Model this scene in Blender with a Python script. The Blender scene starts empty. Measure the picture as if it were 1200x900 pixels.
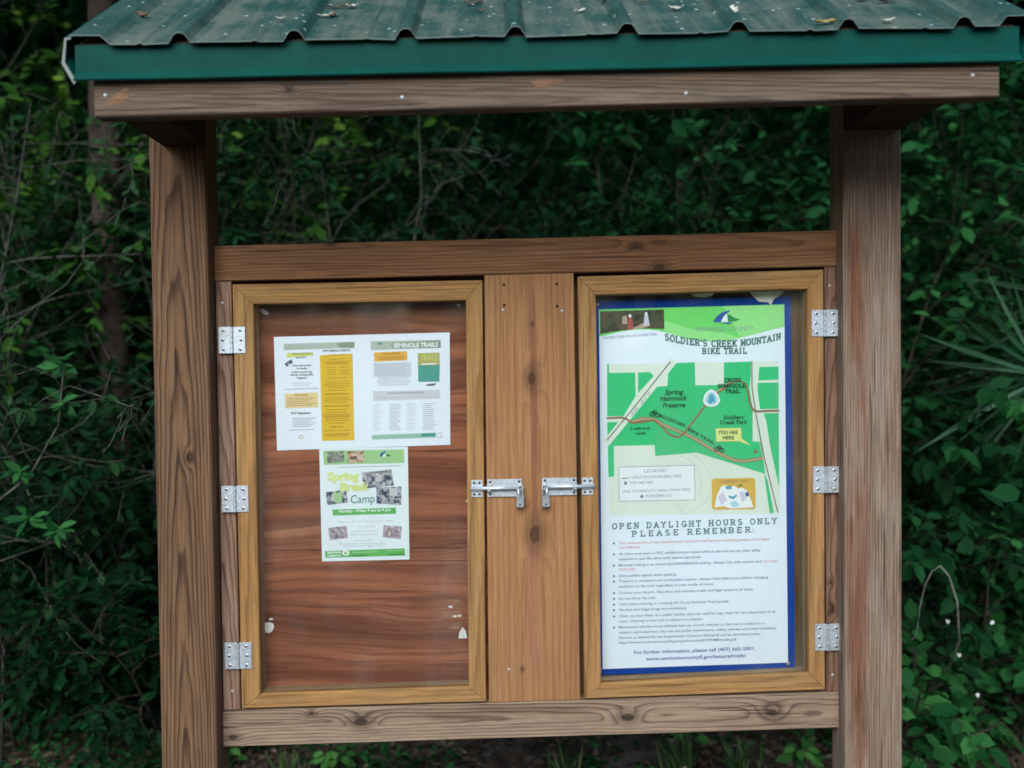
import bpy, bmesh, math, random
import numpy as np
from mathutils import Matrix, Vector

scene = bpy.context.scene
COL = scene.collection
RACK = 0.0121                      # the kiosk leans a little: its rails climb 12 mm per metre to the right


def lin(r, g, b):
    f = lambda c: (c / 255 / 12.92) if c / 255 <= 0.04045 else ((c / 255 + 0.055) / 1.055) ** 2.4
    return (f(r), f(g), f(b), 1.0)


# ------------------------------------------------------------------ objects
def link(o, parent=None):
    COL.objects.link(o)
    if parent is not None:
        o.parent = parent
    return o


def tag(o, label=None, cat=None, group=None, kind=None):
    if label: o['label'] = label
    if cat: o['category'] = cat
    if group: o['group'] = group
    if kind: o['kind'] = kind
    return o


def empty(name, label=None, cat=None, group=None, loc=(0, 0, 0)):
    o = bpy.data.objects.new(name, None)
    o.empty_display_size = 0.1
    link(o)
    o.location = loc
    return tag(o, label, cat, group)


class MB:
    """collects faces; build() makes ONE mesh object"""
    def __init__(s):
        s.v = []; s.f = []; s.m = []; s.g = []

    def add(s, verts, faces, mat=0, grain=None):
        b = len(s.v)
        s.v += [tuple(p) for p in verts]
        s.g += list(grain) if grain is not None else [(0, 0, 0)] * len(verts)
        s.f += [tuple(i + b for i in f) for f in faces]
        s.m += [mat] * len(faces)
        return s

    def board(s, c, y0, y1, axis='x', ch=0.002, off=0.0, mat=0, face_grain=None):
        """prism from four front corners TL, TR, BL, BR (x, z), chamfered front arris"""
        TL, TR, BL, BR = [Vector((p[0], p[1])) for p in c]
        cen = (TL + TR + BL + BR) / 4
        ring = [BL, BR, TR, TL]
        def inset(d):
            out = []
            for i in range(4):
                p = ring[i]; a = (ring[i - 1] - p).normalized(); b = (ring[(i + 1) % 4] - p).normalized()
                sn = abs(a.x * b.y - a.y * b.x) or 1
                out.append(p + (a + b) * d / sn)
            return out
        fr = inset(ch)
        V = [(p.x, y0, p.y) for p in fr] + [(p.x, y0 + ch, p.y) for p in ring] + [(p.x, y1, p.y) for p in ring]
        F = [(0, 1, 2, 3)]
        for k in (0, 4):
            for i in range(4):
                j = (i + 1) % 4
                F.append((k + i, k + 4 + i, k + 4 + j, k + j))
        F.append((11, 10, 9, 8))
        G = []
        for (x, y, z) in V:
            if axis == 'x': G.append((x + off, z - cen.y, y - y0))
            else: G.append((z + off, x - cen.x, y - y0))
        return s.add(V, F, mat, G)

    def box(s, lo, hi, mat=0, M=None, axis=0):
        x0, y0, z0 = lo; x1, y1, z1 = hi
        V = [Vector(p) for p in ((x0, y0, z0), (x1, y0, z0), (x1, y1, z0), (x0, y1, z0), (x0, y0, z1), (x1, y0, z1), (x1, y1, z1), (x0, y1, z1))]
        cx, cy, cz = (x0 + x1) / 2, (y0 + y1) / 2, (z0 + z1) / 2
        G = [((v.x, v.z - cz, v.y - y0), (v.y, v.x - cx, v.z - z0), (v.z, v.x - cx, v.y - y0))[axis] for v in V]
        if M is not None: V = [M @ v for v in V]
        F = [(3, 2, 1, 0), (4, 5, 6, 7), (0, 1, 5, 4), (1, 2, 6, 5), (2, 3, 7, 6), (3, 0, 4, 7)]
        return s.add(V, F, mat, G)

    def tube(s, pts, rad, n=6, mat=0, cap=True):
        pts = [Vector(p) for p in pts]
        if not hasattr(rad, '__len__'): rad = [rad] * len(pts)
        rings = []
        ref = Vector((0.31, 0.77, 0.55))
        for i, p in enumerate(pts):
            d = (pts[min(i + 1, len(pts) - 1)] - pts[max(i - 1, 0)]).normalized()
            a = d.cross(ref)
            if a.length < 0.05: a = d.cross(Vector((1, 0, 0)))
            a.normalize(); b = d.cross(a)
            rings.append([p + (a * math.cos(t) + b * math.sin(t)) * rad[i] for t in [2 * math.pi * k / n for k in range(n)]])
        V = [q for r in rings for q in r]; F = []
        L = 0.0; G = []
        for i, r in enumerate(rings):
            if i: L += (pts[i] - pts[i - 1]).length
            G += [(L, math.cos(2 * math.pi * k / n) * rad[i], math.sin(2 * math.pi * k / n) * rad[i]) for k in range(n)]
        for i in range(len(pts) - 1):
            for k in range(n):
                j = (k + 1) % n
                F.append((i * n + k, i * n + j, (i + 1) * n + j, (i + 1) * n + k))
        if cap:
            F.append(tuple(range(n - 1, -1, -1))); F.append(tuple((len(pts) - 1) * n + k for k in range(n)))
        return s.add(V, F, mat, G)

    def disc(s, c, r, y_dir=-1, h=0.002, n=10, mat=0):
        """low domed disc facing -Y"""
        x, y, z = c
        ring = [(x + r * math.cos(2 * math.pi * k / n), y, z + r * math.sin(2 * math.pi * k / n)) for k in range(n)]
        ring2 = [(x + .6 * r * math.cos(2 * math.pi * k / n), y - h, z + .6 * r * math.sin(2 * math.pi * k / n)) for k in range(n)]
        F = [(k, (k + 1) % n, n + (k + 1) % n, n + k) for k in range(n)] + [tuple(n + k for k in range(n))]
        return s.add(ring + ring2, F, mat)

    def build(s, name, mats, parent=None, smooth=False):
        me = bpy.data.meshes.new(name)
        me.from_pydata(s.v, [], s.f)
        if not isinstance(mats, (list, tuple)): mats = [mats]
        for m in mats: me.materials.append(m)
        me.polygons.foreach_set('material_index', s.m)
        at = me.attributes.new('grain', 'FLOAT_VECTOR', 'POINT')
        at.data.foreach_set('vector', np.array(s.g, dtype=np.float32).ravel())
        if smooth: me.polygons.foreach_set('use_smooth', [True] * len(s.f))
        me.update()
        o = bpy.data.objects.new(name, me)
        return link(o, parent)


# ------------------------------------------------------------------ materials
class NG:
    def __init__(s, name):
        s.mat = bpy.data.materials.new(name); s.mat.use_nodes = True
        s.t = s.mat.node_tree; s.t.nodes.clear()
        s.out = s.t.nodes.new('ShaderNodeOutputMaterial')

    def n(s, kind, **kw):
        nd = s.t.nodes.new(kind)
        for k, v in kw.items(): setattr(nd, k, v)
        return nd

    def put(s, sock, v):
        if isinstance(v, bpy.types.NodeSocket): s.t.links.new(v, sock)
        else: sock.default_value = v

    def m(s, op, a, b=0.0, c=0.0, clamp=False):
        nd = s.n('ShaderNodeMath', operation=op, use_clamp=clamp)
        for i, v in enumerate((a, b, c)): s.put(nd.inputs[i], v)
        return nd.outputs[0]

    def mix(s, f, a, b, mode='MIX'):
        nd = s.n('ShaderNodeMix', data_type='RGBA', blend_type=mode)
        s.put(nd.inputs[0], f); s.put(nd.inputs[6], a); s.put(nd.inputs[7], b)
        return nd.outputs[2]

    def vec(s, x, y, z):
        nd = s.n('ShaderNodeCombineXYZ')
        for i, v in enumerate((x, y, z)): s.put(nd.inputs[i], v)
        return nd.outputs[0]

    def noise(s, v, scale=1.0, detail=2.0, rough=0.5):
        nd = s.n('ShaderNodeTexNoise')
        s.put(nd.inputs['Vector'], v); nd.inputs['Scale'].default_value = scale
        nd.inputs['Detail'].default_value = detail; nd.inputs['Roughness'].default_value = rough
        return nd.outputs[0]

    def smooth(s, v, lo, hi, a=0.0, b=1.0):
        nd = s.n('ShaderNodeMapRange', interpolation_type='SMOOTHSTEP')
        s.put(nd.inputs[0], v)
        for i, q in enumerate((lo, hi, a, b)): nd.inputs[i + 1].default_value = q
        return nd.outputs[0]

    def attr(s, name, out='Vector'):
        nd = s.n('ShaderNodeAttribute', attribute_name=name)
        return nd.outputs[out]

    def bsdf(s, color, rough=0.6, spec=0.3, metal=0.0, normal=None):
        b = s.n('ShaderNodeBsdfPrincipled')
        s.put(b.inputs['Base Color'], color); s.put(b.inputs['Roughness'], rough)
        b.inputs['Specular IOR Level'].default_value = spec; b.inputs['Metallic'].default_value = metal
        if normal is not None: s.t.links.new(normal, b.inputs['Normal'])
        return b.outputs[0]

    def bump(s, h, strength=0.4, dist=0.002):
        nd = s.n('ShaderNodeBump'); nd.inputs['Strength'].default_value = strength; nd.inputs['Distance'].default_value = dist
        s.put(nd.inputs['Height'], h)
        return nd.outputs[0]

    def done(s, sh):
        s.t.links.new(sh, s.out.inputs[0]); return s.mat


def plain(name, col, rough=0.6, spec=0.3, metal=0.0, mottle=0.0, scale=40.0):
    g = NG(name)
    c = col
    if mottle:
        tc = g.n('ShaderNodeTexCoord').outputs['Object']
        nz = g.noise(tc, scale, 4.0, 0.6)
        c = g.mix(g.smooth(nz, 0.3, 0.7), tuple(x * (1 - mottle) for x in col[:3]) + (1,), tuple(min(1, x * (1 + mottle)) for x in col[:3]) + (1,))
    return g.done(g.bsdf(c, rough, spec, metal))


def wood(name, light, dark, gray, ring=0.008, pith=(0.0, 0.03), tilt=0.03, warp=0.008, contrast=0.8,
         weather=(0.45, 0.75), weather_max=0.6, knots=(), streaks=(), fiber=0.22, seed=0.0, crack=0.5, dim=1.0, rough=0.85):
    light, dark, gray = [(q[0] * dim * 0.86, q[1] * dim * 0.75, q[2] * dim * 0.63, 1.0) for q in (light, dark, gray)]
    g = NG(name)
    A = g.attr('grain')
    sp = g.n('ShaderNodeSeparateXYZ'); g.put(sp.inputs[0], A)
    a, c, d = sp.outputs
    s = seed * 3.17
    w1 = g.noise(g.vec(g.m('MULTIPLY_ADD', a, 1.6, s), g.m('MULTIPLY', c, 9.0), g.m('MULTIPLY_ADD', d, 9.0, s)), 1.0, 3.0, 0.55)
    w2 = g.noise(g.vec(g.m('MULTIPLY_ADD', a, 7.0, s + 5), g.m('MULTIPLY', c, 40.0), g.m('MULTIPLY', d, 40.0)), 1.0, 2.0, 0.5)
    wy = g.m('MULTIPLY', g.m('SUBTRACT', w1, 0.5), warp * 2)
    wz = g.m('MULTIPLY', g.m('SUBTRACT', w2, 0.5), warp * 0.55)
    yy = g.m('ADD', g.m('SUBTRACT', c, pith[0]), wy)
    zz = g.m('ADD', g.m('MULTIPLY_ADD', a, tilt, pith[1]), g.m('ADD', d, wz))
    kmask = None; kring = None
    for (ka, kc, kr) in knots:
        da = g.m('MULTIPLY', g.m('SUBTRACT', a, ka), 0.55); dc = g.m('SUBTRACT', c, kc)
        dd = g.m('SQRT', g.m('ADD', g.m('MULTIPLY', da, da), g.m('MULTIPLY', dc, dc)))
        dd = g.m('ADD', dd, g.m('MULTIPLY', g.m('SUBTRACT', w2, 0.5), kr * 0.7))
        e = g.m('EXPONENT', g.m('MULTIPLY', g.m('MULTIPLY', dd, dd), -1.0 / (2.2 * kr) ** 2))
        yy = g.m('ADD', yy, g.m('MULTIPLY', e, kr * 1.6)); zz = g.m('ADD', zz, g.m('MULTIPLY', e, kr * 1.3))
        k = g.smooth(dd, kr * 1.05, kr * 0.55)
        ks = g.m('MULTIPLY', g.smooth(dd, kr * 2.4, kr * 0.9), 0.45)
        k = g.m('MAXIMUM', k, ks)
        kmask = k if kmask is None else g.m('MAXIMUM', kmask, k)
    r = g.m('SQRT', g.m('ADD', g.m('MULTIPLY', yy, yy), g.m('MULTIPLY', zz, zz)))
    fr = g.m('FRACT', g.m('DIVIDE', r, ring))
    cr = g.n('ShaderNodeValToRGB'); g.put(cr.inputs[0], fr)
    el = cr.color_ramp.elements
    el[0].position = 0.0; el[0].color = (0.15, 0.15, 0.15, 1); el[1].position = 1.0; el[1].color = (0.2, 0.2, 0.2, 1)
    for p, v in ((0.3, 0.0), (0.62, 0.35), (0.86, 1.0), (0.94, 0.9)):
        q = el.new(p); q.color = (v, v, v, 1)
    ringf = cr.outputs[0]
    fib = g.smooth(g.noise(g.vec(g.m('MULTIPLY_ADD', a, 7.0, s), g.m('MULTIPLY', c, 170.0), g.m('MULTIPLY', d, 170.0)), 1.0, 4.0, 0.72), 0.25, 0.75)
    fib2 = g.noise(g.vec(g.m('MULTIPLY_ADD', a, 2.0, s), g.m('MULTIPLY', c, 60.0), g.m('MULTIPLY', d, 60.0)), 1.0, 3.0, 0.6)
    patch = g.noise(g.vec(g.m('MULTIPLY_ADD', a, 2.2, s + 9), g.m('MULTIPLY', c, 14.0), g.m('MULTIPLY', d, 14.0)), 1.0, 4.0, 0.6)
    base = g.mix(g.m('MULTIPLY', g.m('MULTIPLY', ringf, contrast), g.smooth(fib2, 0.2, 0.7, 0.55, 1.0)), light, dark)
    base = g.mix(g.smooth(fib2, 0.35, 0.75, 0.0, 0.35), base, dark)
    for (sc, sw, scol, a0, a1) in streaks:
        cc = g.m('ABSOLUTE', g.m('ADD', g.m('SUBTRACT', c, sc), g.m('MULTIPLY', g.m('SUBTRACT', w1, 0.5), sw * 2.2)))
        f = g.m('MULTIPLY', g.smooth(cc, sw, sw * 0.35), g.smooth(fib2, 0.25, 0.5, 0.35, 0.95))
        f = g.m('MULTIPLY', f, g.m('MULTIPLY', g.smooth(a, a0, a0 + 0.12), g.smooth(a, a1, a1 - 0.12)))
        base = g.mix(f, base, scol)
    wf = g.smooth(patch, weather[0], weather[1], 0.0, weather_max)
    wf = g.m('MULTIPLY', wf, g.m('SUBTRACT', 1.0, g.m('MULTIPLY', ringf, 0.55)))
    base = g.mix(wf, base, gray)
    if kmask is not None:
        base = g.mix(g.m('MULTIPLY', kmask, 0.85), base, tuple(x * 0.32 for x in dark[:3]) + (1,))
    val = g.m('ADD', g.m('ADD', 1.0 - fiber, g.m('MULTIPLY', fib, 2 * fiber)), g.m('MULTIPLY', g.m('SUBTRACT', patch, 0.5), 0.5))
    base = g.mix(1.0, base, g.vec(val, val, val), 'MULTIPLY')
    ck = g.noise(g.vec(g.m('MULTIPLY_ADD', a, 3.0, s + 21), g.m('MULTIPLY', c, 130.0), g.m('MULTIPLY', d, 130.0)), 1.0, 1.0, 0.4)
    cf = g.m('MULTIPLY', g.smooth(ck, 0.66, 0.72), crack)
    base = g.mix(cf, base, tuple(x * 0.3 for x in dark[:3]) + (1,))
    h = g.m('SUBTRACT', g.m('ADD', g.m('MULTIPLY', ringf, 0.5), g.m('MULTIPLY', fib, 0.6)), g.m('MULTIPLY', cf, 1.5))
    return g.done(g.bsdf(base, rough, 0.25, 0.0, g.bump(h, 0.45, 0.0015)))


def plywood(name, light, dark, olive):
    g = NG(name)
    sp = g.n('ShaderNodeSeparateXYZ'); g.put(sp.inputs[0], g.attr('grain'))
    a, c, d = sp.outputs
    mul = lambda q, k: g.m('MULTIPLY', q, k)
    w = g.noise(g.vec(mul(a, 1.3), mul(c, 4.0), 3.3), 1.0, 2.0, 0.5)
    cw = g.m('ADD', c, mul(g.m('SUBTRACT', w, 0.5), 0.16))                       # the bands wander a little up and down
    broad = g.noise(g.vec(mul(a, 0.7), mul(cw, 17.0), 7.7), 1.0, 3.0, 0.55)
    fine = g.noise(g.vec(mul(a, 2.8), mul(cw, 105.0), 1.7), 1.0, 5.0, 0.65)
    fib = g.noise(g.vec(mul(a, 14.0), mul(c, 420.0), 1.1), 1.0, 3.0, 0.65)
    base = g.mix(g.smooth(broad, 0.34, 0.66), light, dark)
    base = g.mix(g.smooth(fine, 0.48, 0.64, 0.0, 0.6), base, tuple(x * 0.66 for x in dark[:3]) + (1,))
    wisp = g.noise(g.vec(mul(a, 2.4), mul(cw, 26.0), 21.0), 1.0, 4.0, 0.6)
    base = g.mix(g.smooth(wisp, 0.58, 0.76, 0.0, 0.55), base, lin(176, 128, 92))
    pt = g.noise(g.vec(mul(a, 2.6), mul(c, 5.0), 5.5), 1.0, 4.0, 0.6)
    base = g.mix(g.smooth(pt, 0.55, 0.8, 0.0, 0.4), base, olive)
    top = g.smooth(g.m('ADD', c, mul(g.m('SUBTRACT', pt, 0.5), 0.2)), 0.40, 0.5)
    base = g.mix(mul(top, g.smooth(fine, 0.3, 0.6, 0.5, 0.95)), base, olive)      # olive band along the top edge of the sheet
    v = g.m('ADD', 0.74, mul(fib, 0.52))
    base = g.mix(1.0, base, g.vec(v, v, v), 'MULTIPLY')
    lines = None
    for zc, x0, x1 in ((-0.155, -0.62, -0.05), (-0.19, -0.36, -0.05), (0.11, -0.62, -0.5), (0.10, -0.22, -0.05)):
        dl = g.m('ABSOLUTE', g.m('SUBTRACT', g.m('ADD', c, mul(g.m('SUBTRACT', fine, 0.5), 0.02)), zc))
        f = mul(g.smooth(dl, 0.003, 0.001), mul(g.smooth(a, x0, x0 + .05), g.smooth(a, x1, x1 - .05)))
        lines = f if lines is None else g.m('MAXIMUM', lines, f)
    base = g.mix(mul(lines, 0.6), base, tuple(x * 0.3 for x in dark[:3]) + (1,))
    # pale scuffs where tape was torn away
    scf = None
    for zc, x0, x1, hh in ((-.30, -.165, -.10, .012), (-.325, -.175, -.10, .018), (-.36, -.15, -.10, .012)):
        f = mul(g.smooth(g.m('ABSOLUTE', g.m('SUBTRACT', c, zc)), hh, hh * .3), mul(g.smooth(a, x0, x0 + .03), g.smooth(a, x1, x1 - .02)))
        scf = f if scf is None else g.m('MAXIMUM', scf, f)
    base = g.mix(mul(scf, g.smooth(fine, .42, .62, 0.0, .75)), base, lin(168, 146, 126))
    return g.done(g.bsdf(base, 0.8, 0.2, 0.0, g.bump(fib, 0.3, 0.001)))


def wood_d(d, *a, **k): return wood(*a, dim=d, **k)


W = {}
W['post_brown'] = wood_d(0.80, 'left post pine', lin(130, 103, 79), lin(58, 39, 28), lin(124, 102, 84), ring=0.0070, pith=(-0.008, 0.010), tilt=0.030,
                       warp=0.012, contrast=1.0, weather=(0.5, 0.8), weather_max=0.4, fiber=0.26, seed=1, knots=((1.28, 0.012, 0.006),))
W['post_gray'] = wood_d(0.86, 'right post pine', lin(140, 122, 108), lin(94, 78, 66), lin(138, 131, 124), ring=0.0062, pith=(0.10, 0.04), tilt=0.012,
                      warp=0.012, contrast=0.8, weather=(0.42, 0.62), weather_max=0.7, fiber=0.36, seed=2, crack=0.7,
                      streaks=((-0.045, 0.022, lin(104, 68, 48), 0.2, 1.9), (-0.026, 0.010, lin(108, 74, 56), 0.4, 1.7)))
W['rail_top'] = wood_d(0.86, 'top rail pine', lin(138, 102, 72), lin(88, 60, 42), lin(118, 98, 82), ring=0.0075, pith=(0.03, 0.02), tilt=0.022, warp=0.014,
                     contrast=0.8, weather_max=0.35, fiber=0.22, seed=3, knots=((0.35, 0.02, 0.008), (0.41, -0.032, 0.010), (-0.42, 0.038, 0.007)))
W['rail_bottom'] = wood_d(0.84, 'bottom rail pine', lin(154, 136, 120), lin(70, 54, 46), lin(158, 144, 130), ring=0.0085, pith=(0.005, 0.016), tilt=0.022, warp=0.015,
                        contrast=0.95, weather=(0.35, 0.6), weather_max=0.6, fiber=0.26, seed=4, crack=0.7,
                        knots=((-0.365, 0.002, 0.0125), (0.318, 0.0, 0.0125), (0.69, 0.006, 0.012), (-0.49, 0.028, 0.006), (-0.69, -0.03, 0.009)))
W['stile_left'] = wood_d(0.90, 'left stile pine', lin(148, 124, 110), lin(84, 58, 48), lin(146, 132, 122), ring=0.0055, pith=(-0.02, 0.03), tilt=0.03, warp=0.010,
                       contrast=0.95, weather_max=0.55, seed=5, fiber=0.26)
W['stile_right'] = wood('right stile pine', lin(128, 102, 88), lin(74, 52, 42), lin(124, 110, 102), ring=0.0055, pith=(0.02, 0.03), tilt=0.03, warp=0.011,
                        contrast=1.0, weather_max=0.4, seed=6, fiber=0.26, knots=((0.86, 0.0, 0.007), (0.93, -0.004, 0.006)))
W['center'] = wood_d(0.94, 'center board cedar', lin(160, 122, 86), lin(114, 80, 56), lin(144, 122, 96), ring=0.013, pith=(0.0, 0.03), tilt=0.012, warp=0.014,
                   contrast=0.45, weather_max=0.5, fiber=0.2, seed=7, crack=0.25,
                   knots=((1.464, 0.003, 0.014), (1.066, 0.005, 0.018), (1.602, 0.006, 0.004), (0.72, -0.03, 0.004)),
                   streaks=((0.006, 0.012, lin(116, 74, 50), 0.9, 1.75), (0.0, 0.03, lin(136, 92, 66), 0.65, 1.15)))
W['frame'] = wood('door frame poplar', lin(162, 128, 82), lin(112, 80, 48), lin(132, 112, 82), ring=0.0065, pith=(0.03, 0.03), tilt=0.012, warp=0.009,
                  contrast=0.75, weather=(0.42, 0.68), weather_max=0.6, fiber=0.26, seed=8, crack=0.5)
W['eave'] = wood_d(0.72, 'eave board pine', lin(122, 106, 94), lin(62, 50, 44), lin(124, 116, 108), ring=0.0055, pith=(-0.06, 0.03), tilt=0.015, warp=0.010,
                 contrast=0.9, weather=(0.35, 0.65), weather_max=0.55, fiber=0.38, seed=9, crack=0.6, knots=((0.13, 0.004, 0.008), (-0.42, -0.03, 0.005)))
W['beam'] = wood('rafter pine', lin(60, 46, 36), lin(36, 26, 20), lin(54, 46, 40), seed=10)  # base colour darkened to stand in for shade under the eave
W['liner'] = wood('dusty case liner', lin(186, 168, 140), lin(140, 116, 90), lin(190, 180, 160), ring=0.007, pith=(0.02, 0.03), weather_max=0.7, fiber=0.2, seed=12)
M_ply = plywood('red plywood', lin(164, 103, 73), lin(114, 66, 48), lin(104, 82, 58))
M_ply_raw = wood('olive plywood', lin(112, 94, 66), lin(86, 66, 46), lin(104, 94, 74), ring=0.02, pith=(0.0, 0.05), seed=11, contrast=0.4)


def metal_zinc(name, base=(0.52, 0.56, 0.58, 1), rough=0.42, metal=0.55):
    g = NG(name)
    tc = g.n('ShaderNodeTexCoord').outputs['Object']
    nz = g.noise(tc, 160.0, 4.0, 0.6); n2 = g.noise(tc, 28.0, 3.0, 0.6)
    c = g.mix(g.smooth(nz, 0.35, 0.7), tuple(x * 0.82 for x in base[:3]) + (1,), base)
    c = g.mix(g.smooth(n2, 0.5, 0.7, 0, 0.55), c, (0.30, 0.30, 0.29, 1))
    c = g.mix(g.smooth(g.noise(tc, 55.0, 4.0, 0.7), 0.64, 0.76, 0, 0.6), c, (0.16, 0.10, 0.06, 1))
    return g.done(g.bsdf(c, g.smooth(nz, 0.2, 0.8, rough - .1, rough + .12), 0.5, metal))


M_zinc = metal_zinc('zinc plated steel')
M_zinc2 = metal_zinc('dull steel', (0.45, 0.47, 0.49, 1), 0.4, 0.75)
M_screw = plain('screw slot', (0.05, 0.05, 0.05, 1), 0.5, 0.4, 0.6)
M_dark = plain('dark nail hole', (0.018, 0.012, 0.008, 1), 0.8, 0.1)
M_nail = plain('nail head', (0.34, 0.34, 0.33, 1), 0.5, 0.4, 0.3)


def roof_mat():
    g = NG('green painted roof metal')
    tc = g.n('ShaderNodeTexCoord').outputs['Object']
    sp = g.n('ShaderNodeSeparateXYZ'); g.put(sp.inputs[0], tc)
    x, y, z = sp.outputs
    streak = g.noise(g.vec(g.m('MULTIPLY', x, 30.0), g.m('MULTIPLY', y, 3.0), g.m('MULTIPLY', z, 2.0)), 1.0, 4.0, 0.6)
    blot = g.noise(tc, 9.0, 5.0, 0.65)
    fine = g.noise(tc, 120.0, 3.0, 0.6)
    c = g.mix(g.smooth(blot, 0.3, 0.7), lin(14, 54, 46), lin(34, 62, 55))
    geo = g.n('ShaderNodeNewGeometry')
    flat = g.attr('grain')
    fs = g.n('ShaderNodeSeparateXYZ'); g.put(fs.inputs[0], flat)
    dust_sheen = g.m('MULTIPLY', g.smooth(g.m('ADD', g.m('MULTIPLY', streak, 0.6), g.m('MULTIPLY', blot, 0.5)), 0.42, 0.7), g.m('MULTIPLY_ADD', fs.outputs[0], 0.75, 0.12))  # dust, greyer on the flats to imitate the sky they reflect
    c = g.mix(g.m('MULTIPLY', dust_sheen, 0.85), c, lin(84, 90, 78))
    c = g.mix(g.smooth(g.noise(tc, 60.0, 4.0, 0.7), 0.62, 0.74, 0, 0.55), c, lin(132, 142, 128))
    c = g.mix(g.smooth(g.noise(tc, 22.0, 4.0, 0.7), 0.63, 0.74, 0, 0.6), c, lin(70, 66, 52))
    v = g.n('ShaderNodeTexVoronoi'); g.put(v.inputs['Vector'], tc); v.inputs['Scale'].default_value = 26.0
    c = g.mix(g.smooth(v.outputs['Distance'], 0.13, 0.07, 0, 0.7), c, lin(165, 180, 168))
    return g.done(g.bsdf(c, g.smooth(fine, 0.3, 0.7, 0.42, 0.62), 0.35, 0.0))


M_roof = roof_mat()
M_trim = plain('green trim paint', lin(4, 58, 50), 0.55, 0.06, 0.0, 0.1, 14.0)
M_rake = plain('pale primer edge', lin(98, 104, 97), 0.5, 0.4, 0.0, 0.12, 30.0)


def glass_mat():
    g = NG('clear acrylic')
    fr = g.n('ShaderNodeFresnel'); fr.inputs['IOR'].default_value = 1.45
    tr = g.n('ShaderNodeBsdfTransparent'); tr.inputs[0].default_value = (0.965, 0.975, 0.97, 1)
    gl = g.n('ShaderNodeBsdfGlossy'); gl.inputs['Roughness'].default_value = 0.06
    mx = g.n('ShaderNodeMixShader'); g.put(mx.inputs[0], fr.outputs[0]); g.put(mx.inputs[1], tr.outputs[0]); g.put(mx.inputs[2], gl.outputs[0])
    tc = g.n('ShaderNodeTexCoord').outputs['Object']
    sp = g.n('ShaderNodeSeparateXYZ'); g.put(sp.inputs[0], tc)
    smear_sheen = g.noise(g.vec(g.m('MULTIPLY', sp.outputs[0], 5.0), 0.0, g.m('MULTIPLY', sp.outputs[2], 2.2)), 1.0, 5.0, 0.65)  # faint dust smears, also imitating a hazy sheen on the pane
    specks = g.noise(tc, 170.0, 2.0, 0.5)
    df = g.n('ShaderNodeBsdfDiffuse'); df.inputs[0].default_value = (.55, .55, .52, 1)
    m2 = g.n('ShaderNodeMixShader')
    g.put(m2.inputs[0], g.m('ADD', g.smooth(smear_sheen, .42, .75, 0.0, .04), g.smooth(specks, .74, .80, 0.0, .06)))
    g.put(m2.inputs[1], mx.outputs[0]); g.put(m2.inputs[2], df.outputs[0])
    return g.done(m2.outputs[0])


M_glass = glass_mat()

# ------------------------------------------------------------------ the kiosk
kiosk = empty('information_kiosk', 'weathered wooden trailhead kiosk with two glazed doors under a green metal roof', 'kiosk')

# posts
pL = MB().board(((-0.852, 2.36), (-0.714, 2.36), (-0.856, -0.05), (-0.718, -0.05)), 0.0, 0.09, 'z', 0.004).build('post', W['post_brown'], kiosk)
tag(pL, 'brown post with dark arched grain')
pR = MB().board(((0.864, 2.38), (1.009, 2.38), (0.861, -0.05), (1.006, -0.05)), 0.0, 0.09, 'z', 0.004).build('post', W['post_gray'], kiosk)
tag(pR, 'silvery grey post with a reddish streak')
PF, PB = 0.045, 0.100
MB().board(((-0.714, 1.808), (0.864, 1.829), (-0.714, 1.719), (0.864, 1.738)), PF, 0.086, 'x').build('top_rail', W['rail_top'], kiosk)
MB().board(((-0.716, 0.627), (0.866, 0.645), (-0.716, 0.535), (0.866, 0.553)), PF, 0.086, 'x').build('bottom_rail', W['rail_bottom'], kiosk)
MB().board(((-0.0335, 1.727), (0.193, 1.7297), (-0.037, 0.635), (0.197, 0.6375)), PF + .002, PB - .002, 'z').build('center_board', W['center'], kiosk)
MB().board(((-0.712, 1.7185), (-0.6725, 1.719), (-0.714, 0.6275), (-0.671, 0.6285)), PF + .003, PB - .002, 'z').build('stile', W['stile_left'], kiosk)
MB().board(((0.8335, 1.737), (0.8635, 1.7375), (0.8325, 0.645), (0.8655, 0.6455)), PF + .003, PB - .002, 'z').build('stile', W['stile_right'], kiosk)
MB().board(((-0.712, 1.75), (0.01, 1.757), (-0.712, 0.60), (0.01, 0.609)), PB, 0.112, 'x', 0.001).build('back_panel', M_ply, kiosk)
MB().board(((0.013, 1.757), (0.864, 1.767), (0.013, 0.609), (0.864, 0.62)), PB, 0.112, 'z', 0.001).build('back_panel', M_ply_raw, kiosk)


def door(o, i):
    """o, i: outer and inner corners TL TR BL BR; returns the mitred frame"""
    mb = MB()
    y0, y1 = PF - .004, PF + .024
    oTL, oTR, oBL, oBR = o; iTL, iTR, iBL, iBR = i
    mb.board((oTL, oTR, iTL, iTR), y0, y1, 'x', 0.0016, 0.0)
    mb.board((iBL, iBR, oBL, oBR), y0, y1, 'x', 0.0016, 4.3)
    mb.board((oTL, iTL, oBL, iBL), y0, y1, 'z', 0.0016, 8.1)
    mb.board((iTR, oTR, iBR, oBR), y0, y1, 'z', 0.0016, 12.7)
    fr = mb.build('door', W['frame'], kiosk)
    e = 0.003
    g = MB().board(((iTL[0] - e, iTL[1] + e), (iTR[0] + e, iTR[1] + e), (iBL[0] - e, iBL[1] - e), (iBR[0] + e, iBR[1] - e)), y0 + .013, y0 + .016, 'x', 0.0005)
    g.build('pane', M_glass, fr)
    return fr


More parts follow.
